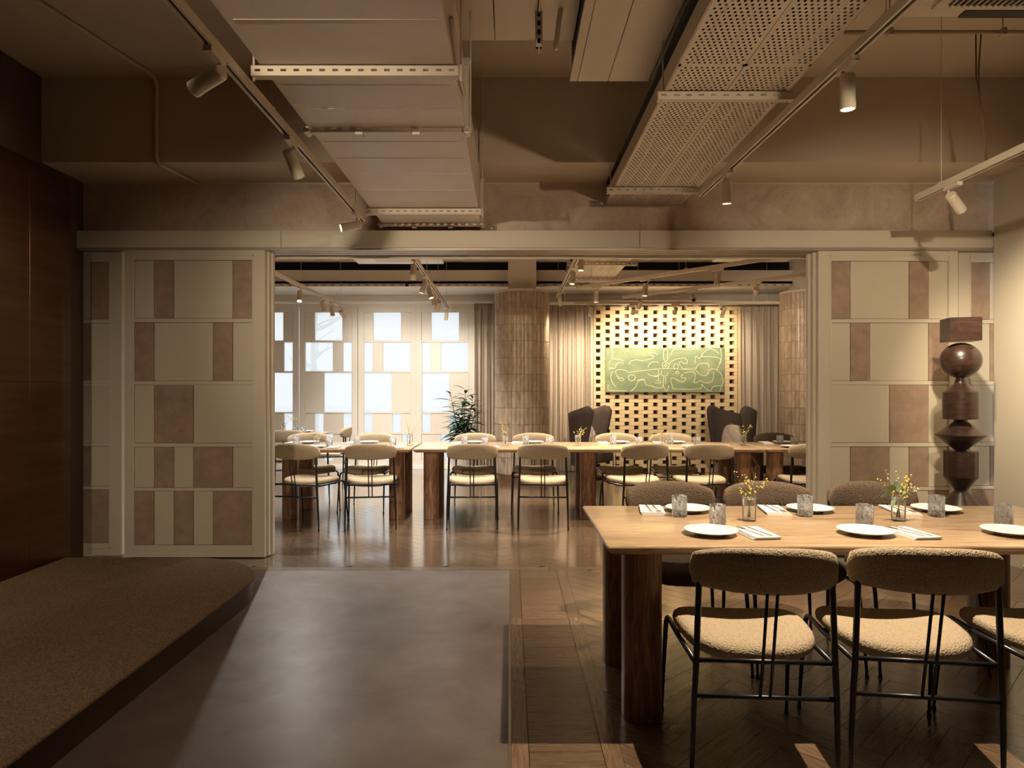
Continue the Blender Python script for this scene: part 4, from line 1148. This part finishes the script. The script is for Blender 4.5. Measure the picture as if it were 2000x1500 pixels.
track('far lighting track on the window side above the rear table', (-2.57, 6.2), (-2.57, 10.6), 2.62)
for i, (yy, nm) in enumerate(((8.35, 'first'), (9.35, 'second'), (9.85, 'third'), (10.4, 'fourth'))):
    spot('far window-track spotlight, %s from the doorway' % nm, (-2.57, yy, 2.62), (-2.4 + .3 * (i % 2), (7.4, 9.6, 10.4, 11.7)[i], (.7, .7, 0, 1.6)[i]), (75, 75, 60, 14)[i], beam=115, blend=1, color=WARM2)
track('far lighting track above the gap between far tables', (-.92, 6.1), (-.975, 10.7), 2.62)
for i, (yy, nm) in enumerate(((6.6, 'first'), (7.55, 'second'), (8.0, 'third'), (8.6, 'fourth'), (9.3, 'fifth'), (10.55, 'sixth'))):
    spot('middle-track spotlight, %s from the doorway' % nm, (-.93 - .01 * i, yy, 2.62), ((-1.2, 6.9, 0), (-1.6, 7.5, .75), (-.4, 7.6, .75), (-.9, 9.0, 0), (-1.6, 11.0, 1.0), (-1.2, 11.6, 1.4))[i], (45, 62, 62, 60, 55, 14)[i], beam=115, blend=1, color=WARM2)
track('lighting track beside the far perforated tray', (.72, 6.3), (.72, 10.4), 2.76)
for i, (yy, nm) in enumerate(((6.9, 'first'), (7.8, 'second'), (9.9, 'third'))):
    spot('tray-side spotlight, %s from the doorway' % nm, (.72, yy, 2.76), ((.6, 6.6, 0), (.5, 7.5, .75), (1.1, 11.3, 1.3))[i], (105, 65, 35)[i], beam=95, blend=1)
def on(p0, p1, u): return (p0[0] + (p1[0] - p0[0]) * u, p0[1] + (p1[1] - p0[1]) * u)
a0, a1 = (.84, 8.54), (2.95, 6.15); rz = math.atan2(a1[1] - a0[1], a1[0] - a0[0]) - PI / 2
track('upper of the two slanting lighting tracks before the brick screen', a0, a1, 2.62)
for (u, aim, pw, nm) in ((.10, (1.0, 8.3, 0), 45, 'lowest'), (.33, (1.4, 7.6, .75), 60, 'second'), (.62, (2.0, 7.3, .75), 60, 'third'), (.93, (2.7, 6.6, 0), 45, 'highest')):
    spot('%s spotlight on the upper slanting far track' % nm, (*on(a0, a1, u), 2.62), aim, pw * 1.05, rz, beam=100, blend=1)
b0, b1 = (1.56, 9.41), (3.5, 7.3); rz = math.atan2(b1[1] - b0[1], b1[0] - b0[0]) - PI / 2
track('lower of the two slanting lighting tracks before the brick screen', b0, b1, 2.62)
for (u, aim, pw, nm) in ((.10, (1.6, 11.2, 1.3), 60, 'lowest'), (.38, (2.2, 6.0, 1.0), 0, 'dark camera-facing'), (.68, (4.3, 10.9, 1.4), 70, 'tilted')):
    spot('%s spotlight on the lower slanting far track' % nm, (*on(b0, b1, u), 2.62), aim, pw * .8, rz, beam=80, blend=1, lit=pw > 0)
track('short lighting track close before the brick screen top', (1.0, 10.5), (4.2, 10.5), 2.68)
for (xx, aim, pw, nm) in ((1.25, (1.05, 11.3, 1.2), 50, 'beside the curtain by the column'), (1.9, (1.95, 11.3, 2.15), 80, 'before the left part of brick screen'), (2.55, (2.6, 11.3, 2.2), 80, 'before the middle of brick screen'), (3.3, (3.3, 11.3, 2.15), 80, 'before the right part of brick screen')):
    spot('brick-washing spotlight ' + nm, (xx, 10.5, 2.68), aim, pw * .33, PI / 2, beam=110, blend=1)
